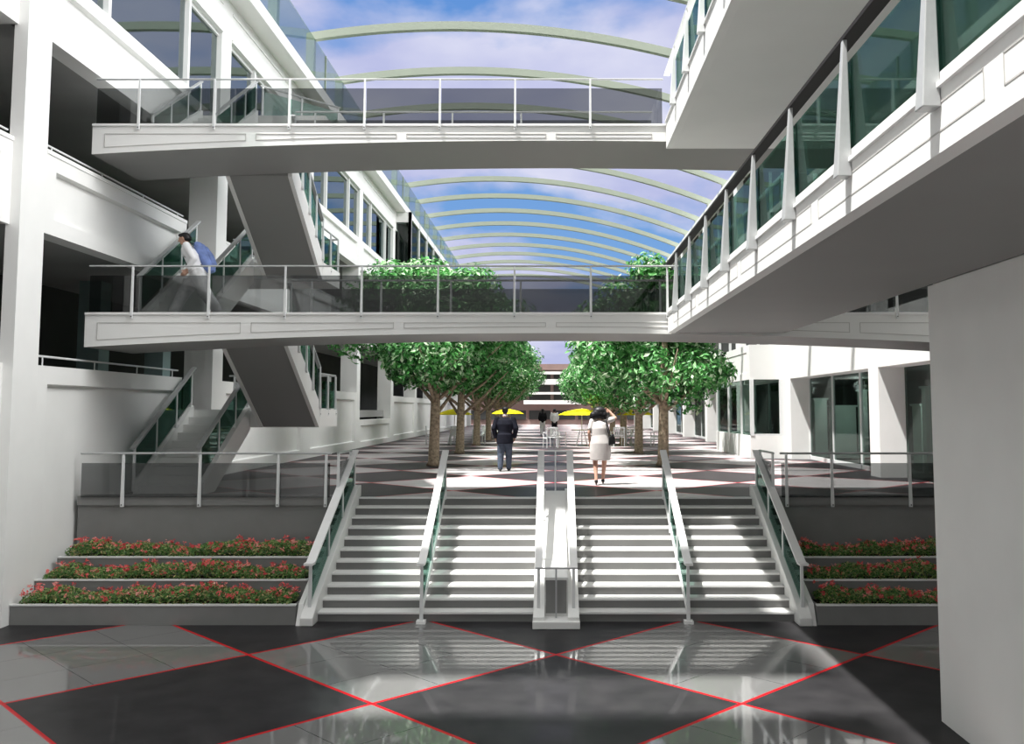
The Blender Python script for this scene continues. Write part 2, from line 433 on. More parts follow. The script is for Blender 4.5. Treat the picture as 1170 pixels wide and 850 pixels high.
# ------------------------------------------------------------------ railings
def railing(name, label, p0, p1, ts, h=.83, cap=None, r=.022, pw=.05, glass_m='glass_grey', glo=.03, ghi=.66, drop=.1, nrm=(0, -1, 0), off=0., fin=None,
            group='railings', posts=True, cat='railing', cap_m='rail', post_m='metal', seg=None, toe=None, ext=(0, 0), levelend=False):
    p0, p1 = Vector(p0), Vector(p1); d = p1 - p0; L_ = d.length; n = Vector(nrm)
    t_ = thing(name, label, cat, tuple(p0), group)
    up = Vector((0, 0, 1)); u = d.normalized()
    b = MB()
    a, e = p0 + up * h - u * ext[0], p1 + up * h + u * ext[1]
    if cap: b.bar(a, e, cap[0], cap[1])
    else: b.tube([a, e], r, 10)
    if levelend and cap:
        ue = Vector((u.x, u.y, 0)).normalized(); b.bar(a + ue * .02, a - ue * .16, cap[0], cap[1])
    b.build('handrail', M[cap_m], t_)
    pos = [p0 + d * t for t in ts]
    if posts:
        for q in pos:
            b = MB()
            if fin:
                w0, w1, d0, d1, base_out = fin
                lo = q - up * drop; hi = q + up * (h - .01)
                ud = u
                def ring(c, w, dep, oo): 
                    c2 = c + n * oo
                    return [c2 - ud * w / 2, c2 + ud * w / 2, c2 + ud * w / 2 + n * dep, c2 - ud * w / 2 + n * dep]
                b.hexa(ring(lo, w0, d0, base_out) + ring(hi, w1, d1, base_out))
                b.build('fin_post', M[post_m], t_, bevel=.006)
            else:
                q2 = q + n * off
                b.bar(q2 - up * drop, q2 + up * (h - r), pw, pw, up=tuple(u), w1=pw * .75, h1=pw * .75)
                po = b.build('post', M[post_m], t_)
                if off:
                    for zz in (-drop * .65,):
                        b = MB(); c_ = q2 + up * zz + n * (pw / 2 + .004); b.bar(c_ - n * .008, c_ + n * .004, .018, .018); b.build('bolt', M['darkmetal'], po)
    edges = pos if seg is None else [p0 + d * t for t in seg]
    for i in range(len(edges) - 1):
        g0 = edges[i] + u * .02; g1 = edges[i + 1] - u * .02
        b = MB(); b.panel(g0 + up * glo, g1 + up * glo, g1 + up * ghi, g0 + up * ghi, n * .012)
        b.build('glass_panel', M[glass_m], t_)
    if toe:
        b = MB(); b.bar(p0 + up * toe[2], p1 + up * toe[2], toe[0], toe[1]); b.build('toe_rail', M['white2'], t_)
    return t_

# ------------------------------------------------------------------ bridges
def bridge(label, zd, zc, ends, k_arch, rail_front, rail_back, xr):
    X0, X1 = ends
    t = thing('footbridge', label, 'footbridge', ((X0 + X1) / 2, YB, zc - .3), 'white footbridges')
    def zb(x): return zc - k_arch * x * x
    n = 28; vs = []; fs = []
    for i in range(n + 1):
        x = X0 + (X1 - X0) * i / n
        vs += [(x, YB, zb(x)), (x, YBR, zb(x)), (x, YBR, zd), (x, YB, zd)]
    fs = [(0, 3, 2, 1), tuple(n * 4 + q for q in range(4))]
    for i in range(n):
        for q in range(4): fs.append((i * 4 + q, i * 4 + (q + 1) % 4, (i + 1) * 4 + (q + 1) % 4, (i + 1) * 4 + q))
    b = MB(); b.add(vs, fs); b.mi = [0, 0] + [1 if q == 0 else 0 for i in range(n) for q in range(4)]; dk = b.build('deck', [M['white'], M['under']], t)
    b = MB(); b.box(X0, X1, YB - .025, YB, zd - .03, zd + .01); b.build('deck_edge', M['white2'], dk)
    xs = [-8.2, -5.46, -2.73, -.02, 1.9] if xr < 3 else [-8.2, -5.46, -2.73, -.02, 2.7, 5.4, 8.2]
    for i in range(len(xs) - 1):
        a, c = xs[i] + .09, xs[i + 1] - .1
        m = MB(); w = .010
        zt = zd - .17
        def lo(x): return min(zb(x) + .11, zt - .08)
        m.box(a, c, YB - .008, YB, zt - w, zt)
        for x in (a, c): m.box(x - w / 2, x + w / 2, YB - .008, YB, lo(x), zt)
        nn = 8
        for q in range(nn):
            xa, xb = a + (c - a) * q / nn, a + (c - a) * (q + 1) / nn
            m.hexa([(xa, YB - .008, lo(xa)), (xb, YB - .008, lo(xb)), (xb, YB, lo(xb)), (xa, YB, lo(xa)), (xa, YB - .008, lo(xa) + w), (xb, YB - .008, lo(xb) + w), (xb, YB, lo(xb) + w), (xa, YB, lo(xa) + w)])
        m.build('panel_moulding', M['line'], dk)
    px = [-7.5 + 1.365 * i for i in range(8)] + ([3.42, 4.79, 6.15, 7.5] if xr > 3 else [])
    xe = xr
    X0r = X0 + .03
    railing('railing', rail_front, (X0r, YB + .03, zd), (xe, YB + .03, zd), [(x - X0r) / (xe - X0r) for x in px if x < xe], h=.85, ghi=.68, glo=.02, drop=.1, off=.06, r=.017, pw=.04,
            seg=[0] + [(x - X0r) / (xe - X0r) for x in px[1:] if x < xe] + [1], post_m='metal', group='footbridge railings')
    a, e = -5.2, xr
    qx = [-4.8 + 1.39 * i for i in range(10)]
    railing('railing', rail_back, (a, YBR - .04, zd), (e, YBR - .04, zd), [(x - a) / (e - a) for x in qx if x < e], h=.85, ghi=.68, glo=.02, drop=.0, off=-.0, r=.02, pw=.045, group='footbridge railings',
            seg=[0] + [(x - a) / (e - a) for x in qx if x < e][1:] + [1])
bridge('upper white arched footbridge crossing below the glazed roof', ZB3, 8.16, (XL + .01, 7.9), .0036, 'front railing of the upper footbridge', 'rear railing of the upper footbridge', 2.02)
bridge('lower white arched footbridge carrying the student with the backpack', ZB2, 4.66, (XL + .01, 7.9), .0036, 'front railing of the lower footbridge, beside the student', 'rear railing of the lower footbridge', 7.85)

# ------------------------------------------------------------------ right walkways
WX = 2.08
def walkway(label, z0, z1, x1, y0, mould, lab_r, ypost, lab_in):
    t = thing('walkway', label, 'walkway', (WX, 8, z0), 'right-hand walkways')
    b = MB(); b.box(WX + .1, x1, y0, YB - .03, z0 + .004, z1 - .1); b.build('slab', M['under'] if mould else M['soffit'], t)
    b = MB(); b.box(WX - .02, WX + .1, y0, YB - .04, z0, z1); fa = b.build('fascia', M['white'], t)
    b = MB(); b.box(WX - .045, WX - .02, y0, YB - .06, z1 - .09, z1 - .06); b.build('fascia_bead', M['white2'], fa)
    if mould:
        for i in range(6):
            a, c = 15.9 - 2.95 * i - 2.75, 15.9 - 2.95 * i
            if i == 0: a, c = 13.2, 15.6
            m = MB(); w = .009; X = WX - .02
            zt, zl = z0 + .26, z0 + .11
            for q in (zt, zl): m.box(X - .003, X, a, c, q, q + w)
            for q in (a, c): m.box(X - .003, X, q - w / 2, q + w / 2, zl, zt + w)
            m.build('panel_moulding', M['line'], fa)
    L0, L1 = y0 + .1, YB - .05
    railing('railing', lab_r, (WX, L0, z1 - .06), (WX, L1, z1 - .06), [(y - L0) / (L1 - L0) for y in ypost], h=.86, cap=(.11, .03), nrm=(-1, 0, 0), fin=(.11, .045, .10, .03, .022), drop=.13,
            glass_m='glass_green', glo=.06, ghi=.70, group='walkway railings', cap_m='darkmetal' if mould else 'metal', post_m='rail' if mould else 'metal')
    railing('railing', lab_in, (x1 - .1, L0, z1 - .1), (x1 - .1, L1, z1 - .1), [(y - L0) / (L1 - L0) for y in ypost if y > 9], h=.86, nrm=(1, 0, 0), glass_m='glass_green', drop=0, group='walkway railings') if mould else None
yp = [15.05 - 1.46 * i for i in range(10)]
walkway('lower white walkway running along the right side, with tapered fins', 4.66, 5.09, 4.14, -1.5, True, 'near railing with tapered fins and dark handrail on the lower right walkway', yp, 'far side railing of the lower right walkway')
walkway('upper white walkway at the top right below the sky', 8.0, 8.56, 6.4, -1.5, False, 'railing with tapered fins on the upper right walkway', yp, '')

# right end wall that carries the walkway
b = MB(); b.box(4.14, 12, 2.0, 10.12, 0, 4.655); struct(b, 'wall_right', M['white'], 'large grey-white wall at the right edge below the walkway', 'wall')
b = MB(); b.box(4.2, 12, 2.0, 10.12, 4.66, 7.99); struct(b, 'wall_right_upper', M['white'], 'wall behind the green railing of the lower walkway', 'wall')

# ------------------------------------------------------------------ right facade
for k, y in enumerate(PIERS[2:]):
    b = MB(); b.box(XR, XR + .7, y, y + PW, ZP, 13.2)
    struct(b, 'column', M['white'], 'white square pier of the right arcade, %s from the stairs' % ORD[k], 'column', 'right arcade piers')
b = MB(); b.box(XR, XR + .7, 11.0, 22.7, ZP + 2.69, 5.7); struct(b, 'wall_right_fascia', M['white'], 'white fascia over the nearest shopfronts on the right, in front of the first pier', 'fascia', 'right arcade fascia')
for k, y in enumerate(PIERS[2:-1]):
    b = MB(); b.box(XR - .0, XR + .7, y + PW, y + 8.4, 4.34, 5.7)
    if k == 0:
        for yy in (26.5,): b.box(XR - .012, XR, yy, yy + .03, 4.34, 5.7)
    struct(b, 'wall_right_fascia', M['white'], 'white fascia over the right shopfronts, between the %s and %s piers' % (ORD[k], ORD[k + 1]), 'fascia', 'right arcade fascia')
    w = thing('shop_window', 'dark shopfront glass in the right arcade, behind the %s pier from the stairs' % ORD[k], 'window', (XR + .6, y + 4, ZP), 'right shopfronts', 'structure')
    fr = MB()
    for t in range(4): yy = y + PW + 7.7 * t / 3; fr.box(XR + .62, XR + .7, yy - .03, yy + .03, ZP, 4.34)
    fr.box(XR + .62, XR + .7, y + PW, y + 8.4, ZP, ZP + .12); fr.build('window_frame', M['metal'], w)
    g = MB(); g.box(XR + .65, XR + .67, y + PW, y + 8.4, ZP, 4.34); g.build('pane', M['glass_shop'], w)
w = thing('shop_window', 'dark shopfront glass in the right arcade, nearest the stairs', 'window', (XR + .6, 19, ZP), 'right shopfronts', 'structure')
g = MB(); g.box(XR + .65, XR + .67, 16.5, 22.7, ZP, 4.34); g.build('pane', M['glass_shop'], w)
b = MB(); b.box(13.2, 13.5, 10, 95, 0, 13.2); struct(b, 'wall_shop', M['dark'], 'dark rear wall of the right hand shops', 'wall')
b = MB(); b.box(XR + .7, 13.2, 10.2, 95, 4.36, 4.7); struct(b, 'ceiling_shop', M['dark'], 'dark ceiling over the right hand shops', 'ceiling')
for k, (x, y, s, h) in enumerate(((9.55, 33.2, .22, 2.0), (10.6, 33.9, .38, 1.75), (11.05, 33.0, .13, 2.3), (10.2, 25.2, .3, 1.75), (9.3, 36.4, .3, 1.7), (9.75, 24.0, .13, 2.2))):
    b = MB(); b.box(x - s, x + s, y - s, y + s, ZP, ZP + h); b.box(x - s - .05, x + s + .05, y - s - .05, y + s + .05, ZP + h, ZP + h + .06)
    o = b.build('display_stand', M['stand']); tag(o, 'pale green display stand inside the right shop, %s' % ['beside the second pier', 'broad one in the middle of the opening', 'slim tall one left of the nearest pier', 'broad one right of the nearest pier', 'behind the projecting shopfront', 'slim one right of the nearest pier'][k], 'display stand', 'shop display stands')
# dark glazing above
for k, y in enumerate(PIERS[2:-1]):
    w = thing('upper_window', 'dark upper window band of the right building above the %s pier gap' % ORD[k], 'window', (XR + .3, y + 4, 5.7), 'right upper windows', 'structure')
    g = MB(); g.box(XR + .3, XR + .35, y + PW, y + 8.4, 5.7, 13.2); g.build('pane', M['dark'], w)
    fr = MB()
    for t in range(1, 3): yy = y + PW + 7.7 * t / 3; fr.box(XR + .2, XR + .3, yy - .05, yy + .05, 5.7, 13.2)
    for zz in (8.2, 9.0, 11.6): fr.box(XR + .2, XR + .3, y + PW, y + 8.4, zz, zz + .12)
    fr.build('window_frame', M['metal'], w)
b = MB(); b.box(XR + .3, XR + .35, 10.13, 22.7, 5.7, 13.2); struct(b, 'wall_right_dark', M['dark'], 'dark upper wall of the right building beside the lower walkway', 'wall')
b = MB(); b.box(XR - .1, 13.5, 10.13, 95, 13.2, 13.6); struct(b, 'ceiling_right_roof', M['soffit'], 'roof edge of the right building', 'roof edge')
# projecting shopfront
w = thing('projecting_shopfront', 'white projecting shopfront with panelled fascia on the right', 'shopfront', (7.3, 34.6, ZP), None, 'structure')
bx0, by0, by1 = 6.75, 31.6, 38.2
b = MB(); b.box(bx0, XR, by0, by1, ZP, 2.42); b.build('knee_wall', M['white'], w)
b = MB(); recess_panel(b, bx0, by0, by1, 4.33, 5.52, -1, .2, .5, .02, .03); b.box(bx0 + .2, XR, by0, by0 + .2, 4.33, 5.52); b.box(bx0 + .2, XR, by0 + .2, by1, 5.4, 5.5); b.build('fascia', M['white'], w)
fr = MB()
for yy in (31.63, 33.2, 35.6, 38.1): fr.box(bx0, bx0 + .12, yy - .05, yy + .06, 2.42, 4.33)
fr.box(bx0 + 1.0, XR, by0, by0 + .1, 2.42, 4.33); fr.box(bx0, bx0 + 1, by0, by0 + .1, 2.42, 2.48)
fr.build('window_frame', M['metal'], w)
g = MB(); g.box(bx0 + .05, bx0 + .07, by0 + .05, by1, 2.42, 4.33); g.box(bx0 + .07, bx0 + 1, by0 + .04, by0 + .06, 2.42, 4.33); g.build('pane', M['glass_shop'], w)

# ------------------------------------------------------------------ main stairs
NR, RI, Y0S, RUN = 11, .15, 14.72, .295
SX0, SX1 = -3.66, 3.78
st = thing('staircase', 'wide white staircase with grey risers rising to the terrace', 'stairs', (.05, Y0S, 0))
for k in range(NR):
    y = Y0S + RUN * k; z = RI * (k + 1)
    yb = Y0S + RUN * (k + 1) + .02 if k < NR - 1 else 17.72
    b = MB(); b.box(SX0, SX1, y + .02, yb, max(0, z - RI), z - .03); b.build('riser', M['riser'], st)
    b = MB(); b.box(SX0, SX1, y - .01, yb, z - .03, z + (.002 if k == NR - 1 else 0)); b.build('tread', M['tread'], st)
def nz(y): return (y - Y0S) / RUN * RI + RI       # nosing line
for sx, xa, xb in ((-1, -3.86, SX0), (1, SX1, 3.98)):
    prof = [(14.42, 0), (17.9, 0), (17.9, 1.86), (17.66, 1.86), (14.75, .36), (14.42, .12)]
    b = MB(); b.prism(prof, 'x', xa, xb); b.build('stringer', M['white'], st, bevel=.012)
def stair_rail(label, x, gm='glass_green', cap=(.14, .035), w=.05):
    a = Vector((x, 14.62, .12)); e = Vector((x, 17.72, 1.72))
    return railing('stair_railing', label, a, e, [0, .36, .68, .99], h=.80, cap=cap, nrm=(1, 0, 0), glass_m=gm, glo=.12, ghi=.70, drop=.1, pw=.055, group='stair railings', cap_m='white2', post_m='metal', levelend=True)
stair_rail('green glass stair railing on the left edge of the wide stairs', -3.76)
stair_rail('green glass stair railing on the right edge of the wide stairs', 3.88)
for x, lb in ((-2.03, 'slim stair railing left of the central divider'), (2.11, 'slim stair railing right of the central divider')):
    t = stair_rail(lb, x, cap=(.12, .035))
    b = MB(); b.bar((x, 14.62, .17), (x, 17.72, 1.78), .05, .07); b.build('toe_rail', M['white2'], t)
    b = MB(); b.box(x - .07, x + .07, 14.55, 14.69, 0, .05); b.build('base_plate', M['white2'], t)
# central divider
dv = thing('stair_divider', 'white central divider block running up the middle of the stairs', 'stair divider', (.06, 14.2, 0))
b = MB(); b.box(-.30, .42, 14.22, 14.74, 0, .11); b.build('base_block', M['white'], dv, bevel=.01)
for xa, xb in ((-.29, -.12), (.24, .41)):
    b = MB(); b.prism([(14.3, .11), (17.85, .11), (17.85, 1.80), (17.66, 1.80), (14.3, .16)], 'x', xa, xb); b.build('stringer', M['white'], dv)
b = MB(); b.prism([(14.62, .11), (17.80, .11), (17.80, 1.76), (17.5, 1.72), (15.45, .86), (14.62, .70)], 'x', -.12, .24); b.build('ramp', M['white'], dv)
b = MB(); b.box(-.10, .22, 14.595, 14.615, .16, .66); b.build('front_shade_panel', M['concrete'], dv)  # grey sheet painting in the shade on the ramp's front face
dr = thing('divider_railing', 'twin white handrails on the central stair divider', 'railing', (.06, 14.5, .1))
for x in (-.21, .33):
    b = MB(); b.bar((x, 14.5, .86), (x, 17.7, 2.52), .12, .03); b.build('handrail', M['white2'], dr)
    for y in (14.52, 15.6, 16.65, 17.68):
        zz = .86 + (y - 14.5) * .519; zb = .14 + max(0, (y - 14.3)) * .488
        b = MB(); b.bar((x, y, zb), (x, y, zz), .045); b.build('post', M['metal'], dr)
for y, z0, z1 in ((14.5, .11, .86), (17.7, 1.76, 2.52)):
    b = MB(); b.bar((-.27, y, z1), (.39, y, z1), .03, .025); b.bar((.06, y, z0), (.06, y, z1), .025); b.build('end_frame', M['metal'] if y > 16 else M['steel'], dr)

# ------------------------------------------------------------------ retaining walls, planters
for side, xa, xb in (('left', XL - .02, -3.89), ('right', 4.01, 13.0)):
    b = MB(); b.box(xa, xb, 16.5, 16.8, 0, 1.62); b.box(xa, xb, 16.46, 16.8, 1.62, 1.78)
    struct(b, 'wall_terrace_%s' % side, M['concrete'], 'grey retaining wall behind the flower planters %s of the stairs' % side, 'wall')
    s = -1 if side == 'left' else 1
    if s < 0:
        a, e = (-8.32, 16.44, 1.70), (-3.9, 16.44, 1.70); xs = [-7.55, -6.2, -4.82, -3.98]
    else:
        a, e = (4.02, 16.44, 1.70), (9.0, 16.44, 1.70); xs = [4.12, 4.92, 6.29, 7.66]
    ts = [(x - a[0]) / (e[0] - a[0]) for x in xs]
    railing('railing', 'grey glass railing on the terrace edge %s of the stairs' % side, a, e, ts, h=.83, ghi=.66, glo=.06, drop=.1, off=.04, r=.02, pw=.05, group='terrace railings', seg=[0] + ts[(1 if s < 0 else 0):(3 if s < 0 else 4)] + [1])
    # return rail between the terrace edge and the stair rail
    x = -3.80 if s < 0 else 3.92
    railing('railing', 'short return railing beside the top of the stairs on the %s' % side, (x, 16.5, 1.72), (x, 17.6, 1.72), [0.05, .95], h=.81, ghi=.66, glo=.06, drop=.05, r=.02, nrm=(1, 0, 0), group='terrace railings')

def leaf_cloud(b, n, fn, size, rnd, tone_fn, fold=.25):
    for _ in range(n):
        p, nr = fn()
        d = Vector((rnd.gauss(0, 1), rnd.gauss(0, 1), rnd.gauss(0, 1)))
        nr = (Vector(nr) + d * .55).normalized()
        t = nr.cross(Vector((rnd.gauss(0, 1), rnd.gauss(0, 1), rnd.gauss(0, 1)))).normalized(); u = nr.cross(t)
        s = size * rnd.uniform(.7, 1.3); p = Vector(p)
        o = len(b.v)
        b.v += [tuple(p - t * s), tuple(p - u * s * .42 + nr * s * fold * .6), tuple(p + t * s), tuple(p + u * s * .42 + nr * s * fold * .6)]
        b.f.append((o, o + 1, o + 2, o + 3)); b.mi.append(b.cur); b.tone.append(tone_fn())

tier = ['front', 'middle', 'top']
for side, xa, xb in (('left', XL + .01, -3.95), ('right', 4.07, 8.6)):
    for k in range(3):
        y0 = 14.5 + .66 * k; y1 = y0 + .68 if k < 2 else 16.49
        zt = .29 + .26 * k
        t = thing('planter', '%s tier grey concrete planter trough %s of the stairs' % (tier[k], side), 'planter', ((xa + xb) / 2, y0, 0), 'stepped planters')
        zlo = 0 if k == 0 else zt - .27
        b = MB(); b.box(xa, xb, y0, y0 + .07, 0, zt); b.box(xa, xb, y1 - .05, y1 - .01, 0, zt)
        b.box(xa, xa + .06, y0 + .07, y1 - .05, 0, zt); b.box(xb - .06, xb, y0 + .07, y1 - .05, 0, zt); tr = b.build('trough', M['concrete'], t)
        b = MB(); b.box(xa, xb, y0 - .012, y0 + .075, zt, zt + .022); b.build('rim', M['white2'], tr)
        b = MB(); b.box(xa + .06, xb - .06, y0 + .07, y1 - .05, 0.02, zt - .03); b.build('soil', M['soil'], t)
        rnd = random.Random(k * 7 + (side == 'left'))
        ph = [rnd.uniform(0, 6) for _ in range(6)]
        def hgt(x): return .23 + .04 * math.sin(x * 2.1 + ph[0]) + .03 * math.sin(x * 5.3 + ph[1]) + .02 * math.sin(x * 11 + ph[2])
        def place():
            x = rnd.uniform(xa + .1, xb - .1); v = rnd.uniform(0, 1)
            h = hgt(x) * (1 - .35 * abs(2 * v - 1) ** 3)
            edge = min(1, (x - xa) / .35, (xb - x) / .35); h *= .45 + .55 * edge
            return (x, y0 + .02 + (y1 - y0 - .06) * v, zt - .03 + h * (rnd.random() ** .5)), (0, -.5, 1)
        b = MB(); b.tone = []
        leaf_cloud(b, 9000, place, .026, rnd, rnd.random)
        b.cur = 1
        def bloom():
            p, nr = place(); x = p[0]
            return (p[0], p[1] - .01, zt - .02 + hgt(x) * rnd.uniform(.55, 1.08)), (0, -1, .8)
        for _ in range(int(165 * (xb - xa) / 4)):
            (x, y, z), nr = bloom()
            tn = rnd.random(); rr = rnd.uniform(.018, .038)
            for q in range(9):
                leaf_cloud(b, 1, lambda: ((x + rnd.gauss(0, rr * .7), y + rnd.gauss(0, rr * .5), z + rnd.gauss(0, rr * .45)), nr), rr * .8, rnd, lambda: min(1, max(0, tn + rnd.uniform(-.25, .25))))
        o = b.build('flowering_plants', [M['bedleaf'], M['petal']])
        tag(o, 'coral-flowered bedding plants filling the %s tier planter %s of the stairs' % (tier[k], side), 'flowers', 'planter flowers', 'stuff')
    b = MB(); x = xb + .02 if side == 'left' else xa - .1
    b.prism([(14.45, 0), (16.5, 0), (16.5, 1.1), (15.9, .9), (14.6, .3)], 'x', x, x + .08); struct(b, 'trim_planter_%s' % side, M['white'], 'white sloping cheek wall between planters and stairs on the %s' % side, 'wall')

# ------------------------------------------------------------------ switchback stairs on the left
def flight_up(zb, lb):
    """runs away from the camera from z=zb up to the landing"""
    xa, xb, ya, yb, n, rise = -8.2, -6.82, 18.36, 20.95, 9, 1.65 / 10
    run = (yb - ya) / n
    t = thing('stair_flight', lb, 'stairs', ((xa + xb) / 2, ya, zb), 'switchback stair flights')
    prof = [(ya, zb)]
    for k in range(n):
        prof += [(ya + run * k, zb + rise * (k + 1)), (ya + run * (k + 1), zb + rise * (k + 1))]
    prof += [(yb, zb + rise * 9 - .28), (ya + .28 / (rise / run), zb)]
    b = MB(); b.prism(prof, 'x', xa + .1, xb - .1); b.build('steps', M['tread'], t)
    for x0 in (xa, xb - .1):
        b = MB(); b.prism([(ya - .1, zb), (ya + .5, zb), (yb, zb + rise * 9 - .3), (yb, zb + rise * 9 + .27), (ya - .1, zb + .22)], 'x', x0, x0 + .1); b.build('stringer', M['white'], t)
def flight_back(zb, zt, lb):
    """from the landing (far end) up towards the camera to the bridge"""
    xa, xb, yf, yn, n = -6.6, -5.26, 20.95, 18.36, 9
    rise = (zt - zb) / 10; run = (yf - yn) / n
    t = thing('stair_flight', lb, 'stairs', ((xa + xb) / 2, yf, zb), 'switchback stair flights')
    prof = [(yf, zb)]
    for k in range(n):
        prof += [(yf - run * k, zb + rise * (k + 1)), (yf - run * (k + 1), zb + rise * (k + 1))]
    prof += [(yn, zt - .45), (yf, zb - .38)]
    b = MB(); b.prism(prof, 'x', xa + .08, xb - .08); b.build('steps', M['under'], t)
    for x0 in (xa, xb - .08):
        b = MB(); b.prism([(yf, zb - .40), (yf, zb + .16), (yn, zt + .05), (yn, zt - .47)], 'x', x0, x0 + .08); b.build('stringer', M['white'], t)
def landing(z, lb):
    t = thing('stair_landing', lb, 'landing', (-6.8, 21.8, z - .4), 'switchback stair landings')
    b = MB(); b.box(-8.33, -5.26, 20.96, 22.68, z - .4, z); b.build('slab', M['white'], t)
lv = [('ground', ZP, ZB2, 3.3), ('middle', ZB2, ZB3, 6.67)]
for nm, zb, zt, zl in lv:
    what = 'from the terrace' if nm == 'ground' else 'above the lower footbridge'
    flight_up(zb, 'white stair flight climbing away along the left wall %s' % what)
    flight_back(zl, zt, 'stair flight seen from below, returning up to the %s footbridge' % ('lower' if nm == 'ground' else 'upper'))
    landing(zl, 'white half landing behind the stair flights, %s the lower footbridge' % ('below' if nm == 'ground' else 'above'))
    for x, w_ in ((-8.15, 'wall side'), (-6.87, 'inner side')):
        railing('stair_railing', 'sloping green glass railing on the %s of the flight %s' % (w_, what), (x, 18.1, zb + .14), (x, 20.95, zl + .12), [.02, .36, .7, .98], h=.78, cap=(.09, .035), nrm=(1, 0, 0), glass_m='glass_green', glo=.1, ghi=.68, drop=.1, group='switchback stair railings', ext=(.05, .1))
    railing('stair_railing', 'sloping railing on the open side of the flight up to the %s footbridge' % ('lower' if nm == 'ground' else 'upper'), (-5.28, 20.95, zl + .14), (-5.28, 18.42, zt + .02), [.02, .27, .5, .74, .98], h=.8, cap=(.09, .035), nrm=(1, 0, 0), glass_m='glass_green', glo=.1, ghi=.68, drop=.14, fin=(.07, .04, .05, .03, .02), group='switchback stair railings')
    railing('railing', 'end railing of the half landing %s the lower footbridge' % ('below' if nm == 'ground' else 'above'), (-5.3, 20.98, zl), (-5.3, 22.6, zl), [.03, .5, .97], h=.82, nrm=(1, 0, 0), off=.02, drop=.15, glass_m='glass_green', group='switchback stair railings')
    railing('railing', 'back railing of the half landing %s the lower footbridge' % ('below' if nm == 'ground' else 'above'), (-7.9, 22.62, zl), (-5.3, 22.62, zl), [.05, .5, .95], h=.82, drop=0, group='switchback stair railings')
# top flight to the upper floor
flight_up(ZB3, 'white stair flight climbing away along the left wall above the upper footbridge')
landing(10.1, 'white top landing behind the upper footbridge')
for x, w_ in ((-8.15, 'wall side'), (-6.87, 'inner side')):
    railing('stair_railing', 'sloping railing on the %s of the flight above the upper footbridge' % w_, (x, 18.4, ZB3 + .14), (x, 20.95, 10.2), [.02, .36, .7, .98], h=.70, cap=(.08, .03), nrm=(1, 0, 0), glass_m='glass_green', glo=.1, ghi=.6, drop=.1, group='switchback stair railings')
railing('railing', 'end railing of the top landing behind the upper footbridge', (-6.8, 21.0, 10.1), (-5.3, 22.6, 10.1), [.03, .5, .97], h=.72, nrm=(.7, -.7, 0), drop=0, glass_m='glass_green', ghi=.6, group='switchback stair railings')

# ------------------------------------------------------------------ unseen strips added high up to cast the foreground shadow bands
for ya, yb_, xe, lb in ((12.85, 13.45, -3.75, 'far'), (7.4, 10.9, -3.75, 'middle'), (-3, 5.9, -3.75, 'near')):
    b = MB(); b.box(-12, xe, ya, yb_, 20, 20.3)
    for yy in (ya + .05, yb_ - .3): b.box(-9.5, -9.2, yy, yy + .25, 13.84, 20); b.box(-11.8, -11.5, yy, yy + .25, 13.84, 20)
    struct(b, 'shadow_blocker', M['white'], 'added white shadow-casting slab on posts above the left building, %s strip' % lb, 'canopy')

# ------------------------------------------------------------------ trees
def crown_mesh(seed, n, rx, rz, zc):
    rnd = random.Random(seed)
    lobes = []
    for _ in range(34):
        while True:
            v = Vector((rnd.uniform(-1, 1), rnd.uniform(-1, 1), rnd.uniform(-1, 1)))
            if .3 < v.length < 1: break
        lobes.append((Vector((v.x * rx * .78, v.y * rx * .78, zc + v.z * rz * .80)), rnd.uniform(.55, 1.05)))
    def fn():
        c, r = rnd.choice(lobes)
        v = Vector((rnd.gauss(0, 1), rnd.gauss(0, 1), rnd.gauss(0, 1))).normalized()
        return c + Vector((v.x * r, v.y * r, v.z * r * .8)) * (rnd.random() ** .35), tuple(v + Vector((0, 0, .4)))
    b = MB(); b.tone = []
    leaf_cloud(b, n, fn, .10, rnd, lambda: min(1, max(0, rnd.gauss(.56, .33))))
    return b
def tree(x, y, label, seed, mesh=None, sc=1.0, h=2.2):
    t = thing('tree', label, 'tree', (x, y, ZP), 'plaza trees')
    rnd = random.Random(seed)
    b = MB()
    pts = [(x, y, ZP), (x + .01, y, ZP + .12), (x + .03, y, ZP + 1.0), (x + .05, y + .03, ZP + h), (x + .1, y, ZP + 3.4), (x + .05, y, ZP + 5.2)]
    b.tube(pts, [.22, .165, .15, .135, .10, .03], 12); tk = b.build('trunk', M['bark'], t, smooth=True)
    for k in range(7):
        a = k * 2.4 + rnd.uniform(-.3, .3); z = ZP + rnd.uniform(1.35, 2.3); L_ = rnd.uniform(1.3, 2.1)
        e = Vector((x + math.cos(a) * L_, y + math.sin(a) * L_, z + L_ * .85)); s_ = Vector((x + .03, y, z)); m_ = s_.lerp(e, .5) + Vector((0, 0, -.08))
        b = MB(); b.tube([s_, m_, e], [.06, .045, .015], 8); b.build('branch', M['bark'], tk, smooth=True)
    if mesh is None:
        b = crown_mesh(seed, 19000, 3.0 * sc, 2.4 * sc, 4.02)
        b.v = [(v[0] + x, v[1] + y, v[2] + ZP) for v in b.v]
        o = b.build('foliage', M['leaf'], t); return o.data
    o = bpy.data.objects.new('foliage', mesh); C.objects.link(o); o.parent = t; o.rotation_euler.z = rnd.uniform(0, 6)
    return mesh
ty = [27.4, 35.1, 42.8, 50.5, 58.2, 66, 74]
ma = mb_ = None
for k, y in enumerate(ty):
    w_ = ['nearest the stairs', 'second from the stairs', 'third from the stairs', 'fourth from the stairs', 'fifth from the stairs', 'sixth from the stairs', 'farthest away'][k]
    m1 = tree(-3.5, y, 'leafy green tree in the left row, %s' % w_, 11 + k, ma if k > 0 else None)
    m2 = tree(3.25, y, 'leafy green tree in the right row, %s' % w_, 41 + k, mb_ if k > 0 else None, sc=.97)
    if k == 0: ma, mb_ = m1, m2

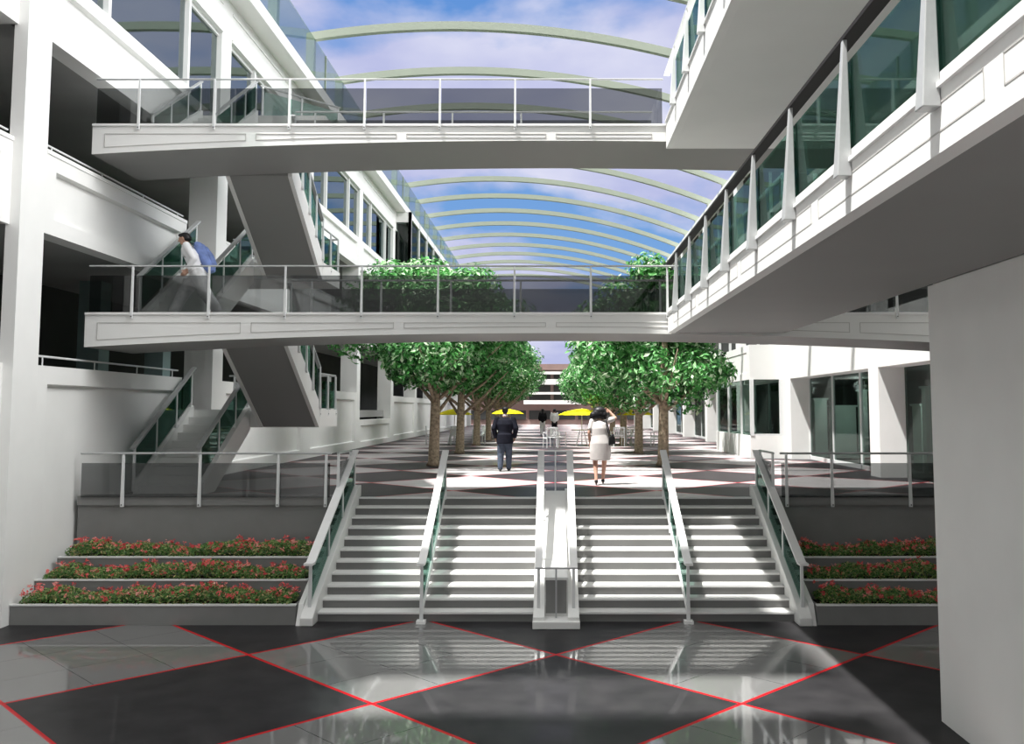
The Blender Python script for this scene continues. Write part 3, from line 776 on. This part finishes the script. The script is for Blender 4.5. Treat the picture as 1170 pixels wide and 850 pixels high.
# ------------------------------------------------------------------ cafe furniture
def umbrella(x, y, dia, label):
    t = thing('parasol', label, 'parasol', (x, y, ZP), 'yellow cafe parasols')
    z = ZP + 1.42; r = dia / 2
    b = MB(); n = 8; vs = []
    for (rr, dz) in ((r, 0), (r * .72, .13), (r * .35, .22), (.03, .27)):
        for j in range(n): a = 2 * PI * j / n + .2; vs.append((x + rr * math.cos(a), y + rr * math.sin(a), z + dz))
    for (rr, dz) in ((.03, .255), (r * .35, .205), (r * .72, .115), (r, -.02)):
        for j in range(n): a = 2 * PI * j / n + .2; vs.append((x + rr * math.cos(a), y + rr * math.sin(a), z + dz))
    fs = [(i * n + j, i * n + (j + 1) % n, (i + 1) * n + (j + 1) % n, (i + 1) * n + j) for i in range(7) for j in range(n)]
    fs += [(7 * n + j, 7 * n + (j + 1) % n, (j + 1) % n, j) for j in range(n)]
    b.add(vs, fs); b.build('canopy', M['yellow'], t)
    b = MB(); b.tube([(x, y, ZP), (x, y, z + .3)], .02, 8); b.build('pole', M['metal'], t)
    b = MB(); b.lathe([(.22, 0), (.22, .04), (.05, .09)], (x, y, ZP), 16); b.build('base', M['steel'], t)
def table(x, y, label):
    t = thing('cafe_table', label, 'table', (x, y, ZP), 'white cafe tables')
    b = MB(); b.lathe([(.46, .70), (.48, .71), (.48, .73), (.46, .74)], (x, y, ZP), 24); b.build('tabletop', M['chair'], t)
    for k in range(4):
        a = PI / 4 + k * PI / 2; b = MB(); b.tube([(x + .36 * math.cos(a), y + .36 * math.sin(a), ZP), (x + .12 * math.cos(a), y + .12 * math.sin(a), ZP + .7)], .018, 8); b.build('leg', M['chair'], t)
def make_chair():
    t = thing('cafe_chair', '', 'chair', (0, 0, 0), 'white cafe armchairs')
    b = MB(); 
    for k in range(5): b.box(-.24, .24, -.22 + k * .092, -.15 + k * .092, .42, .445)
    b.box(-.25, -.21, -.23, .23, .39, .42); b.box(.21, .25, -.23, .23, .39, .42); b.build('seat', M['chair'], t)
    b = MB(); b.bar((-.25, -.28, .84), (.25, -.28, .84), .04, .07); b.bar((-.25, -.24, .5), (.25, -.24, .5), .03, .04)
    for k in range(6): xx = -.2 + k * .08; b.bar((xx, -.24, .5), (xx, -.28, .84), .03, .015)
    b.build('backrest', M['chair'], t)
    for sx in (-1, 1):
        b = MB(); b.bar((sx * .25, .22, 0), (sx * .25, .20, .64), .035); b.build('leg', M['chair'], t)
        b = MB(); b.bar((sx * .25, -.26, 0), (sx * .25, -.28, .86), .035); b.build('leg', M['chair'], t)
        b = MB(); b.bar((sx * .25, -.27, .65), (sx * .25, .24, .65), .05, .03); b.build('armrest', M['chair'], t)
    return t
spots = [(-3.55, 44.6, 1.9, 'white slatted armchair right of the second left tree trunk'), (-4.55, 43.9, 0.15, 'white slatted armchair between the first two left tree trunks'),
         (-5.75, 44.4, -1.4, 'white slatted armchair just left of the nearest left tree trunk'), (-.08, 40.5, .35, 'white armchair in the middle of the terrace, behind the divider rails'),
         (.28, 41.5, -1.0, 'white armchair half hidden behind the middle armchair'), (2.95, 42.0, .2, 'white armchair right of the woman, under the yellow parasol'),
         (3.75, 42.6, -.6, 'white armchair behind the second right tree trunk'), (4.75, 42.2, 1.2, 'white armchair beside the nearest right tree trunk'),
         (-3.1, 53.5, .8, 'small distant white armchair under the far left parasol')]
ch = make_chair()
for k, (x, y, a, lb) in enumerate(spots):
    o = ch if k == 0 else copy_tree(ch)
    o.location = (x, y, ZP); o.rotation_euler.z = a; o['label'] = lb
umbrella(-4.7, 44.6, 1.7, 'yellow parasol on the left behind the two nearest tree trunks')
umbrella(-2.6, 54.0, 1.9, 'yellow parasol partly hidden behind the man in the dark suit')
umbrella(1.35, 42.3, 2.2, 'broad yellow parasol left of the woman in the pale dress')
umbrella(3.85, 43.2, 1.75, 'yellow parasol right of the woman, behind the tree trunk')
table(-4.75, 44.7, 'white cafe table under the left parasol between the tree trunks')
table(1.35, 42.4, 'white cafe table under the broad yellow parasol')
table(3.85, 43.3, 'white cafe table under the parasol behind the right tree trunk')
table(-2.6, 54.1, 'white cafe table under the far parasol behind the man')

# ------------------------------------------------------------------ far building
fb = thing('office_building', 'distant brown office building with pale window bands closing the vista', 'building', (0, 105, ZP))
b = MB(); b.box(-14, 14, 104, 114, ZP, 8.35); b.build('wall', M['brown'], fb)
b = MB(); b.box(-14.3, 14.3, 103.6, 114, 7.75, 8.4); b.build('parapet', M['brown'], fb)
for z0, z1 in ((7.25, 7.55), (6.1, 6.7), (5.0, 5.25), (3.9, 4.35)):
    b = MB(); xw = 3.2 if z0 < 4 else 14; b.box(-xw, xw, 103.4, 104, z0, z1); b.build('balcony_band', M['soffit'], fb)
for z0, z1 in ((6.75, 7.2), (5.3, 6.05), (4.4, 4.95), (2.2, 3.2)):
    b = MB()
    for i in range(10): b.box(-13.6 + 2.75 * i, -11.2 + 2.75 * i, 103.9, 104.05, z0, z1)
    b.build('window_row', M['dark'], fb)

# ------------------------------------------------------------------ people
def V(*a): return Vector(a)
def hand(b, wrist, fdir, side, palm_n, curl=.4):
    """palm, five unequal bent fingers; fdir points from wrist to fingertips, side is the thumb side"""
    w = Vector(wrist); f = Vector(fdir).normalized(); s = Vector(side); s = (s - f * s.dot(f)).normalized(); n = f.cross(s)
    if n.dot(Vector(palm_n)) < 0: n = -n
    for q in (-.026, -.009, .009, .026): b.capsule(w + s * q * .6, w + f * .085 + s * q, .016, .014, 8)
    for q, l in ((.031, .066), (.011, .076), (-.010, .070), (-.030, .054)):
        r0 = w + f * .085 + s * q; k1 = r0 + (f + n * curl * .6).normalized() * l * .5; k2 = k1 + (f + n * curl * 1.6).normalized() * l * .5
        b.capsule(r0, k1, .0095, .009, 8); b.capsule(k1, k2, .009, .0075, 8)
    t0 = w + f * .03 + s * .022; t1 = t0 + (f * .6 + s * .8).normalized() * .042; t2 = t1 + (f * .9 + s * .25 + n * curl * .5).normalized() * .034
    b.capsule(t0, t1, .013, .011, 8); b.capsule(t1, t2, .011, .009, 8)
def head(b, c, face, up=(0, 0, 1)):
    """skull, jaw, nose, ears, brow, lips; face = looking direction"""
    c = Vector(c); f = Vector(face).normalized(); u = Vector(up).normalized(); r = f.cross(u).normalized(); u = r.cross(f)
    b.ball(c + u * .02 - f * .01, .078, .088, .092) if abs(f.y) > .7 else b.ball(c + u * .02 - f * .01, .088, .078, .092)
    b.capsule(c + f * .022 + u * -.01, c + f * .045 + u * -.072, .066, .038, 14)
    b.capsule(c + f * .088 + u * .01, c + f * .104 + u * -.022, .010, .015, 8)
    for sgn in (-1, 1):
        b.capsule(c + r * sgn * .079 + u * .016 - f * .005, c + r * sgn * .078 - u * .022, .014, .011, 8)
        b.capsule(c + f * .078 + r * sgn * .018 + u * .026, c + f * .072 + r * sgn * .045 + u * .024, .011, .009, 8)
        b.capsule(c + f * .072 + r * sgn * .016 - u * .012, c + f * .066 + r * sgn * .035 - u * .03, .012, .014, 8)
    b.capsule(c + f * .079 + r * .02 - u * .048, c + f * .079 - r * .02 - u * .048, .009, .009, 8)
def torso(b, pel, chest, neck, hw, cw, dep, right=(1, 0, 0), grow=0.):
    """elliptical loft pelvis -> waist -> chest -> shoulders"""
    pel, chest, neck = Vector(pel), Vector(chest), Vector(neck)
    pts = [pel - V(0, 0, .10), pel, pel.lerp(chest, .45), chest, chest.lerp(neck, .55), chest.lerp(neck, .85), neck]
    rw = [hw * .75, hw, hw * .9, cw, cw * .92, cw * .45, .062]
    rd = [dep * .8, dep * 1.02, dep * .88, dep * 1.05, dep * .85, dep * .6, .06]
    rt = Vector(right)
    o = len(b.v); n = 20
    for p, w, d in zip(pts, rw, rd):
        fw = Vector((0, 0, 1)).cross(rt).normalized()
        for j in range(n):
            t = 2 * PI * j / n
            b.v.append(tuple(p + rt * math.cos(t) * (w + grow) + fw * math.sin(t) * (d + grow)))
    for i in range(len(pts) - 1):
        for j in range(n): b.f.append((o + i * n + j, o + i * n + (j + 1) % n, o + (i + 1) * n + (j + 1) % n, o + (i + 1) * n + j)); b.mi.append(b.cur)
    b.f.append(tuple(o + j for j in range(n - 1, -1, -1))); b.mi.append(0)
    b.f.append(tuple(o + (len(pts) - 1) * n + j for j in range(n))); b.mi.append(0)
def limb(b, pts, rad, grow=0):
    for i in range(len(pts) - 1): b.capsule(pts[i], pts[i + 1], rad[i] + grow, rad[i + 1] + grow, 14)
def shoe(b, ankle, fdir, L_=.26, heel=.0):
    a = Vector(ankle); f = Vector(fdir).normalized(); up = V(0, 0, 1)
    z = a.z - .075
    b.capsule(V(a.x, a.y, z + .035 + heel) - f * .05, V(a.x, a.y, z + .04 + heel * .7) + f * .06, .038, .040, 12)
    b.capsule(V(a.x, a.y, z + .04 + heel * .7) + f * .06, V(a.x, a.y, z + .028) + f * (L_ - .09), .042, .030, 12)
    if heel: b.capsule(V(a.x, a.y, z + .02 + heel) - f * .06, V(a.x, a.y, z + .012) - f * .06, .018, .012, 8)
def foot(b, ankle, fdir):
    a = Vector(ankle); f = Vector(fdir).normalized()
    b.capsule(a, a + V(0, 0, -.035) - f * .02, .038, .032, 10); b.capsule(a + V(0, 0, -.04), a + V(0, 0, -.048) + f * .14, .034, .022, 10)

def pose_person(name, label, base, J, female=False, group='people'):
    """J: joints in world space relative to base; returns thing and a body builder"""
    return None

def at(base):
    bx = Vector(base)
    return lambda x, y, z: bx + V(x, y, z)

# --- man in the dark suit, walking away
def man_suit():
    base = (-1.27, 24.95, ZP); P = at(base)
    t = thing('person', 'person in a dark suit jacket and slate trousers walking away from the camera', 'person', base)
    pel, ch_, nk = P(0, 0, .90), P(0, .02, 1.26), P(0, .03, 1.49)
    b = MB(); torso(b, pel, ch_, nk, .15, .17, .105)
    b.capsule(P(0, .03, 1.46), P(0, .04, 1.56), .055, .052); head(b, P(0, .055, 1.62), (0, 1, 0))
    arms = {}
    for s in (-1, 1):
        sh, el, wr = P(s * .215, .02, 1.405), P(s * .295, -.03, 1.15), P(s * .26, .08, .92)
        arms[s] = (sh, el, wr)
        limb(b, [sh, el, wr], [.055, .042, .028]); hand(b, wr, (-s * .15, .25, -1), (-s * .3, 1, 0), (-s, 0, 0), .5)
    legs = {-1: [P(-.09, 0, .88), P(-.115, .05, .49), P(-.12, -.02, .085)], 1: [P(.09, 0, .88), P(.10, .09, .49), P(.10, .14, .085)]}
    for s in (-1, 1): limb(b, legs[s], [.088, .058, .04]); foot(b, legs[s][2], (s * .1, 1, 0))
    b.build('body', M['skin'], t, True, remesh=.0075, sm_it=3)
    b = MB(); torso(b, pel + V(0, 0, -.0), ch_, nk - V(0, 0, .03), .185, .225, .135, grow=.02)
    b.tube([P(0, 0, 1.0), P(0, 0, .82), P(0, 0, .74)], [(.155, .215), (.16, .225), (.16, .225)], 20)
    for s in (-1, 1): limb(b, [arms[s][0] + V(0, 0, -.01), arms[s][1], arms[s][2] + V(0, 0, .01)], [.073, .068, .054], .004)
    b.build('jacket', M['suit'], t, True, remesh=.011, sm_it=4)
    b = MB()
    for s in (-1, 1): limb(b, [legs[s][0], legs[s][1], legs[s][2] + V(0, 0, .02)], [.118, .095, .074])
    b.build('trousers', M['jeans'], t, True, remesh=.011, sm_it=4)
    for s in (-1, 1):
        b = MB(); shoe(b, legs[s][2], (s * .1, 1, 0)); b.build('shoe', M['black'], t, True, remesh=.008, sm_it=2)
    b = MB(); c = P(0, .045, 1.655); b.ball(c, .09, .098, .078); b.ball(c + V(0, -.035, -.045), .078, .06, .075); b.build('hair', M['hair'], t, True, remesh=.01, sm_it=2)
    b = MB(); b.tube([P(0, .035, 1.475), P(0, .037, 1.515)], [.068, .062], 16); b.build('collar', M['shirt'], t, True)
man_suit()

# --- woman in the pale dress
def woman():
    base = (1.05, 20.55, ZP); P = at(base)
    t = thing('person', 'person in a short off-white dress walking away with a black shoulder bag and raised hand', 'person', base)
    pel, ch_, nk = P(.01, .0, .92), P(-.005, .03, 1.24), P(0, .05, 1.46)
    b = MB(); torso(b, pel, ch_, nk, .155, .145, .10)
    b.capsule(P(0, .05, 1.43), P(0, .06, 1.53), .047, .045); head(b, P(0, .075, 1.58), (0, 1, -.1))
    la = [P(-.165, .03, 1.40), P(-.235, .0, 1.14), P(-.215, .12, .92)]
    ra = [P(.165, .04, 1.40), P(.36, .10, 1.46), P(.24, .17, 1.60)]
    limb(b, la, [.043, .034, .024]); hand(b, la[2], (0, .3, -1), (.3, 1, 0), (1, 0, 0), .5)
    limb(b, ra, [.043, .034, .024]); hand(b, ra[2], (-.7, -.05, .45), (-.3, -.3, -.8), (-.3, -.6, -.3), .5)
    ll = [P(-.075, 0, .88), P(-.10, .06, .50), P(-.085, -.10, .115)]
    rl = [P(.085, .02, .88), P(.105, .12, .50), P(.075, .14, .115)]
    for l in (ll, rl): limb(b, l, [.083, .056, .034]); foot(b, l[2] + V(0, 0, -.005), (.05, 1, -.2)); b.capsule(l[1].lerp(l[2], .12) + V(0, -.018, 0), l[1].lerp(l[2], .42) + V(0, -.012, 0), .045, .04)
    b.build('body', M['skin'], t, True, remesh=.0075, sm_it=3)
    b = MB(); torso(b, pel, ch_, nk - V(0, 0, .035), .185, .18, .125, grow=.014)
    b.tube([P(.01, .0, 1.08), P(.01, 0, .92), P(.01, .02, .74), P(.01, .03, .54)], [(.115, .17), (.145, .225), (.155, .24), (.15, .225)], 22)
    limb(b, [la[0], la[0].lerp(la[1], .62)], [.062, .062]); limb(b, [ra[0], ra[0].lerp(ra[1], .62)], [.062, .062])
    b.build('dress', M['dress'], t, True, remesh=.011, sm_it=4)
    b = MB(); c = P(0, .055, 1.615); b.ball(c, .15, .12, .105); b.ball(c + V(-.10, -.02, -.085), .125, .095, .09); b.ball(c + V(.075, -.02, -.085), .115, .095, .10); b.ball(c + V(-.02, -.05, -.06), .15, .075, .11); b.ball(c + V(-.17, -.01, -.13), .06, .06, .05)
    b.build('hair', M['hair'], t, True, remesh=.012, sm_it=2)
    for l in (ll, rl):
        b = MB(); shoe(b, l[2] + V(0, 0, -.028), (.05, 1, 0), .23, .04); b.build('shoe', M['black'], t, True, remesh=.007, sm_it=1)
    bg = thing('shoulder_bag', 'black shoulder bag hanging at the right hip of the person in the pale dress', 'bag', tuple(P(.30, -.02, .90)))
    b = MB(); b.hexa([P(.19, -.10, .86), P(.35, -.07, .90), P(.35, .03, .90), P(.19, .0, .86), P(.19, -.09, 1.06), P(.31, -.07, 1.12), P(.31, .02, 1.12), P(.19, -.0, 1.06)]); b.build('bag_body', M['black'], bg, bevel=.02)
    for q in (0, .03):
        b = MB(); b.tube([P(.20 + q, -.07, 1.07), P(.16 + q, -.09, 1.25), P(.12 + q * .5, -.06, 1.42), P(.115 + q * .5, .02, 1.475), P(.13 + q, .11, 1.41)], [(.006, .010)] * 5, 8); b.build('strap', M['black'], bg, True)
woman()

# --- student on the lower bridge, striding to the left
def student():
    base = (-6.72, 17.2, ZB2); P = at(base)
    t = thing('person', 'person in a white shirt and grey trousers striding left across the lower footbridge', 'person', base)
    f = (-1, 0, 0)
    pel, ch_, nk = P(.10, 0, .83), P(-.03, 0, 1.17), P(-.14, 0, 1.38)
    b = MB(); torso(b, pel, ch_, nk, .15, .165, .105, right=(0, 1, 0))
    b.capsule(P(-.13, 0, 1.35), P(-.18, 0, 1.44), .055, .052); head(b, P(-.215, 0, 1.485), (-1, -.05, -.25), (-.2, 0, 1))
    na = [P(-.09, -.19, 1.33), P(.08, -.24, 1.07), P(-.06, -.21, .86)]
    fa = [P(-.09, .19, 1.33), P(-.02, .25, 1.05), P(-.20, .2, .90)]
    limb(b, na, [.053, .042, .028]); hand(b, na[2], (-.7, .1, -.7), (-.6, -.1, .6), (0, 1, 0), .6)
    limb(b, fa, [.053, .042, .028]); hand(b, fa[2], (-.7, -.1, -.7), (-.6, .1, .6), (0, -1, 0), .6)
    fl = [P(.07, .085, .82), P(-.20, .085, .50), P(-.42, .08, .085)]
    bl = [P(.10, -.085, .82), P(.24, -.085, .46), P(.50, -.09, .12)]
    limb(b, fl, [.088, .058, .04]); limb(b, bl, [.088, .058, .04]); foot(b, fl[2], f); foot(b, bl[2], f)
    b.build('body', M['skin'], t, True, remesh=.0075, sm_it=3)
    b = MB(); torso(b, pel + V(-.01, 0, .02), ch_, nk - V(0, 0, .03), .19, .20, .165, right=(0, 1, 0), grow=.018)
    limb(b, [na[0], na[1], na[1].lerp(na[2], .75)], [.070, .060, .048]); limb(b, [fa[0], fa[1], fa[1].lerp(fa[2], .75)], [.070, .060, .048])
    b.build('shirt', M['shirt'], t, True, remesh=.011, sm_it=4)
    b = MB(); b.ball(pel + V(0, 0, -.02), .135, .165, .13)
    limb(b, [fl[0], fl[1], fl[2] + V(.01, 0, .02)], [.14, .12, .10]); limb(b, [bl[0], bl[1], bl[2] + V(-.02, 0, .02)], [.14, .12, .10])
    tr = b.build('trousers', M['greytr'], t, True, remesh=.011, sm_it=4)
    b = MB(); b.tube([pel + V(0, 0, .085), pel + V(-.012, 0, .125)], [(.15, .185), (.148, .185)], 20); b.build('belt', M['black'], tr, True)
    for l in (fl, bl):
        b = MB(); shoe(b, l[2] + (V(0, 0, .0) if l is fl else V(0, 0, -.035)), f); b.build('shoe', M['shirt'], t, True, remesh=.008, sm_it=2)
    b = MB(); c = P(-.195, 0, 1.535); b.ball(c, .105, .092, .072); b.ball(c + V(.05, 0, -.04), .075, .085, .075); b.ball(c + V(-.075, 0, .015), .05, .07, .035); b.build('hair', M['hair'], t, True, remesh=.01, sm_it=2)
    bp = thing('backpack', 'blue backpack worn by the person on the lower footbridge', 'backpack', tuple(P(.16, 0, .98)))
    b = MB()
    b.tube([P(.03, 0, 1.40), P(.09, 0, 1.32), P(.19, 0, 1.14), P(.27, 0, .98), P(.29, 0, .88), P(.25, 0, .85)], [(.12, .05), (.145, .10), (.155, .13), (.155, .125), (.14, .10), (.08, .05)], 18)
    pb = b.build('pack_body', M['bluebag'], bp, True, remesh=.012, sm_it=3)
    b = MB(); b.tube([P(.20, 0, 1.32), P(.30, 0, 1.16), P(.36, 0, 1.00), P(.33, 0, .92)], [(.06, .03), (.10, .05), (.10, .055), (.06, .03)], 14); b.build('front_pocket', M['bluebag'], pb, True)
    for s in (-1, 1):
        b = MB(); b.tube([P(.04, s * .11, 1.36), P(-.07, s * .14, 1.395), P(-.15, s * .135, 1.30), P(-.13, s * .15, 1.12), P(.06, s * .175, .98)], [(.02, .008)] * 5, 8); b.build('shoulder_strap', M['blackcloth'], bp, True)
student()

# --- distant pair
def far_person(x, y, label, top, bottom, hairlen, ar=1):
    base = (x, y, ZP); P = at(base)
    t = thing('person', label, 'person', base)
    pel, ch_, nk = P(0, 0, .92), P(0, .01, 1.26), P(0, .02, 1.47)
    b = MB(); torso(b, pel, ch_, nk, .14, .155, .10)
    b.capsule(P(0, .02, 1.44), P(0, .03, 1.54), .05, .05); head(b, P(0, .04, 1.60), (0, 1, 0))
    arms = []
    for s in (-1, 1):
        a = [P(s * .175, .02, 1.41), P(s * .24, -.01, 1.14), P(s * .20, .10, .93)]; arms.append(a)
        limb(b, a, [.048, .038, .026]); hand(b, a[2], (0, .3, -1), (-s * .2, 1, 0), (-s, 0, 0), .5)
    legs = [[P(-.08, 0, .88), P(-.09, .05, .49), P(-.09, -.04, .085)], [P(.08, 0, .88), P(.09, .08, .49), P(.09, .10, .085)]]
    for l in legs: limb(b, l, [.085, .056, .04]); foot(b, l[2], (0, 1, 0))
    b.build('body', M['skin'], t, True, remesh=.0085, sm_it=2)
    b = MB(); torso(b, pel, ch_, nk - V(0, 0, .03), .16, .175, .115, grow=.015)
    for a in arms: limb(b, [a[0], a[1], a[1].lerp(a[2], .8)], [.066, .056, .045])
    b.build('top', M[top], t, True, remesh=.014, sm_it=3)
    b = MB(); b.ball(pel, .155, .12, .12)
    for l in legs: limb(b, [l[0], l[1], l[2] + V(0, 0, .02)], [.105, .082, .068])
    b.build('trousers', M[bottom], t, True, remesh=.014, sm_it=3)
    for l in legs: b = MB(); shoe(b, l[2], (0, 1, 0)); b.build('shoe', M['black'], t, True, remesh=.01, sm_it=1)
    b = MB(); c = P(0, .025, 1.63); b.ball(c, .10, .105, .085); b.ball(c + V(0, -.04, -.06 - hairlen), .095, .06, .08 + hairlen); b.build('hair', M['hair'], t, True, remesh=.012, sm_it=2)
far_person(-.62, 59.5, 'distant person with black top and white trousers, left of the far pair', 'blackcloth', 'shirt', .06)
far_person(.14, 58.8, 'distant person with white top and black trousers, right of the far pair', 'shirt', 'blackcloth', 0)

# ------------------------------------------------------------------ light
def sun(name, travel, e, ang, col=(1, 1, 1)):
    l = bpy.data.lights.new(name, 'SUN'); l.energy = e; l.angle = math.radians(ang); l.color = col
    o = bpy.data.objects.new(name, l); C.objects.link(o); o.rotation_euler = Vector(travel).to_track_quat('-Z', 'Y').to_euler(); o.location = (0, 0, 30)
    return o
sun('sun', (.33, .20, -.92), 9.5, 1.2, (1, .98, .95))
sun('sky_light', (-.82, .25, -.50), 4.2, 45, (1, 1, 1))

sun('overhead_sky_light', (0, .05, -1), 1.7, 60)
for x, y in ((10.4, 31.4), (10.4, 24.0), (10.4, 37.5)):     # added fill lights without fixtures, brightening the display stands
    l = bpy.data.lights.new('shop_fill_light', 'POINT'); l.energy = 90; l.shadow_soft_size = .2
    o = bpy.data.objects.new('shop_fill_light', l); C.objects.link(o); o.location = (x, y, 4.1)
w = bpy.data.worlds.new('sky'); S.world = w; w.use_nodes = True
N, L = w.node_tree.nodes, w.node_tree.links
bg = N['Background']
tc = N.new('ShaderNodeTexCoord'); sp = N.new('ShaderNodeSeparateXYZ'); L.new(tc.outputs['Generated'], sp.inputs[0])
def wm(op, a, b_=None, c=None):
    n = N.new('ShaderNodeMath'); n.operation = op
    for i, v in enumerate((a, b_, c)):
        if v is None: continue
        if isinstance(v, (int, float)): n.inputs[i].default_value = v
        else: L.new(v, n.inputs[i])
    return n.outputs[0]
zc = wm('ADD', wm('MAXIMUM', sp.outputs['Z'], 0.0), .22)
cv = N.new('ShaderNodeCombineXYZ'); L.new(wm('DIVIDE', sp.outputs['X'], zc), cv.inputs[0]); L.new(wm('DIVIDE', sp.outputs['Y'], zc), cv.inputs[1])
no = N.new('ShaderNodeTexNoise'); no.inputs['Scale'].default_value = 1.0; no.inputs['Detail'].default_value = 7; no.inputs['Roughness'].default_value = .52; no.inputs['Distortion'].default_value = .25
mp = N.new('ShaderNodeMapping'); mp.inputs['Location'].default_value = (3.1, 7.4, 0); L.new(cv.outputs[0], mp.inputs[0]); L.new(mp.outputs[0], no.inputs['Vector'])
cr = N.new('ShaderNodeValToRGB'); cr.color_ramp.elements[0].position = .42; cr.color_ramp.elements[1].position = .50
L.new(no.outputs['Fac'], cr.inputs['Fac'])
n2 = N.new('ShaderNodeTexNoise'); n2.inputs['Scale'].default_value = 3.0; n2.inputs['Detail'].default_value = 5; L.new(mp.outputs[0], n2.inputs['Vector'])
cc = N.new('ShaderNodeValToRGB'); cc.color_ramp.elements[0].position = .35; cc.color_ramp.elements[0].color = (.50, .53, .80, 1); cc.color_ramp.elements[1].position = .7; cc.color_ramp.elements[1].color = (.76, .77, .93, 1)
L.new(n2.outputs['Fac'], cc.inputs['Fac'])
bl = N.new('ShaderNodeValToRGB'); bl.color_ramp.elements[0].color = (.24, .45, .78, 1); bl.color_ramp.elements[1].position = .5; bl.color_ramp.elements[1].color = (.10, .27, .68, 1)
L.new(sp.outputs['Z'], bl.inputs['Fac'])
def wmix(f, a, b_):
    n = N.new('ShaderNodeMix'); n.data_type = 'RGBA'
    if isinstance(f, float): n.inputs['Factor'].default_value = f
    else: L.new(f, n.inputs['Factor'])
    for s, v in (('A', a), ('B', b_)):
        k = [i for i in n.inputs if i.name == s and i.type == 'RGBA'][0]
        if isinstance(v, tuple): k.default_value = (*v, 1)
        else: L.new(v, k)
    return [o for o in n.outputs if o.type == 'RGBA'][0]
sky = wmix(cr.outputs['Color'], bl.outputs['Color'], cc.outputs['Color'])
# clear deep sky overhead and behind, dark ground below the horizon
def ramp(x, a, b_):
    return wm('MINIMUM', 1.0, wm('MAXIMUM', 0.0, wm('DIVIDE', wm('SUBTRACT', x, a), b_ - a)))
deep = wm('MAXIMUM', ramp(sp.outputs['Z'], .45, .65), ramp(sp.outputs['Y'], .35, -.1))
sky1 = wmix(deep, sky, wmix(ramp(sp.outputs['Y'], .1, -.3), (.24, .245, .26), (.50, .50, .50)))
sky2 = wmix(ramp(sp.outputs['Z'], 0.0, -.03), sky1, (.05, .05, .05))
L.new(sky2, bg.inputs['Color']); bg.inputs['Strength'].default_value = 1.0

for o in bpy.data.objects:
    if '_o' in o: del o['_o']
S.view_settings.view_transform = 'Standard'; S.view_settings.look = 'None'; S.view_settings.gamma = 1; S.view_settings.exposure = 0
S.view_settings.use_curve_mapping = False
S.cycles.max_bounces = 10; S.cycles.transparent_max_bounces = 40; S.cycles.sample_clamp_indirect = 6
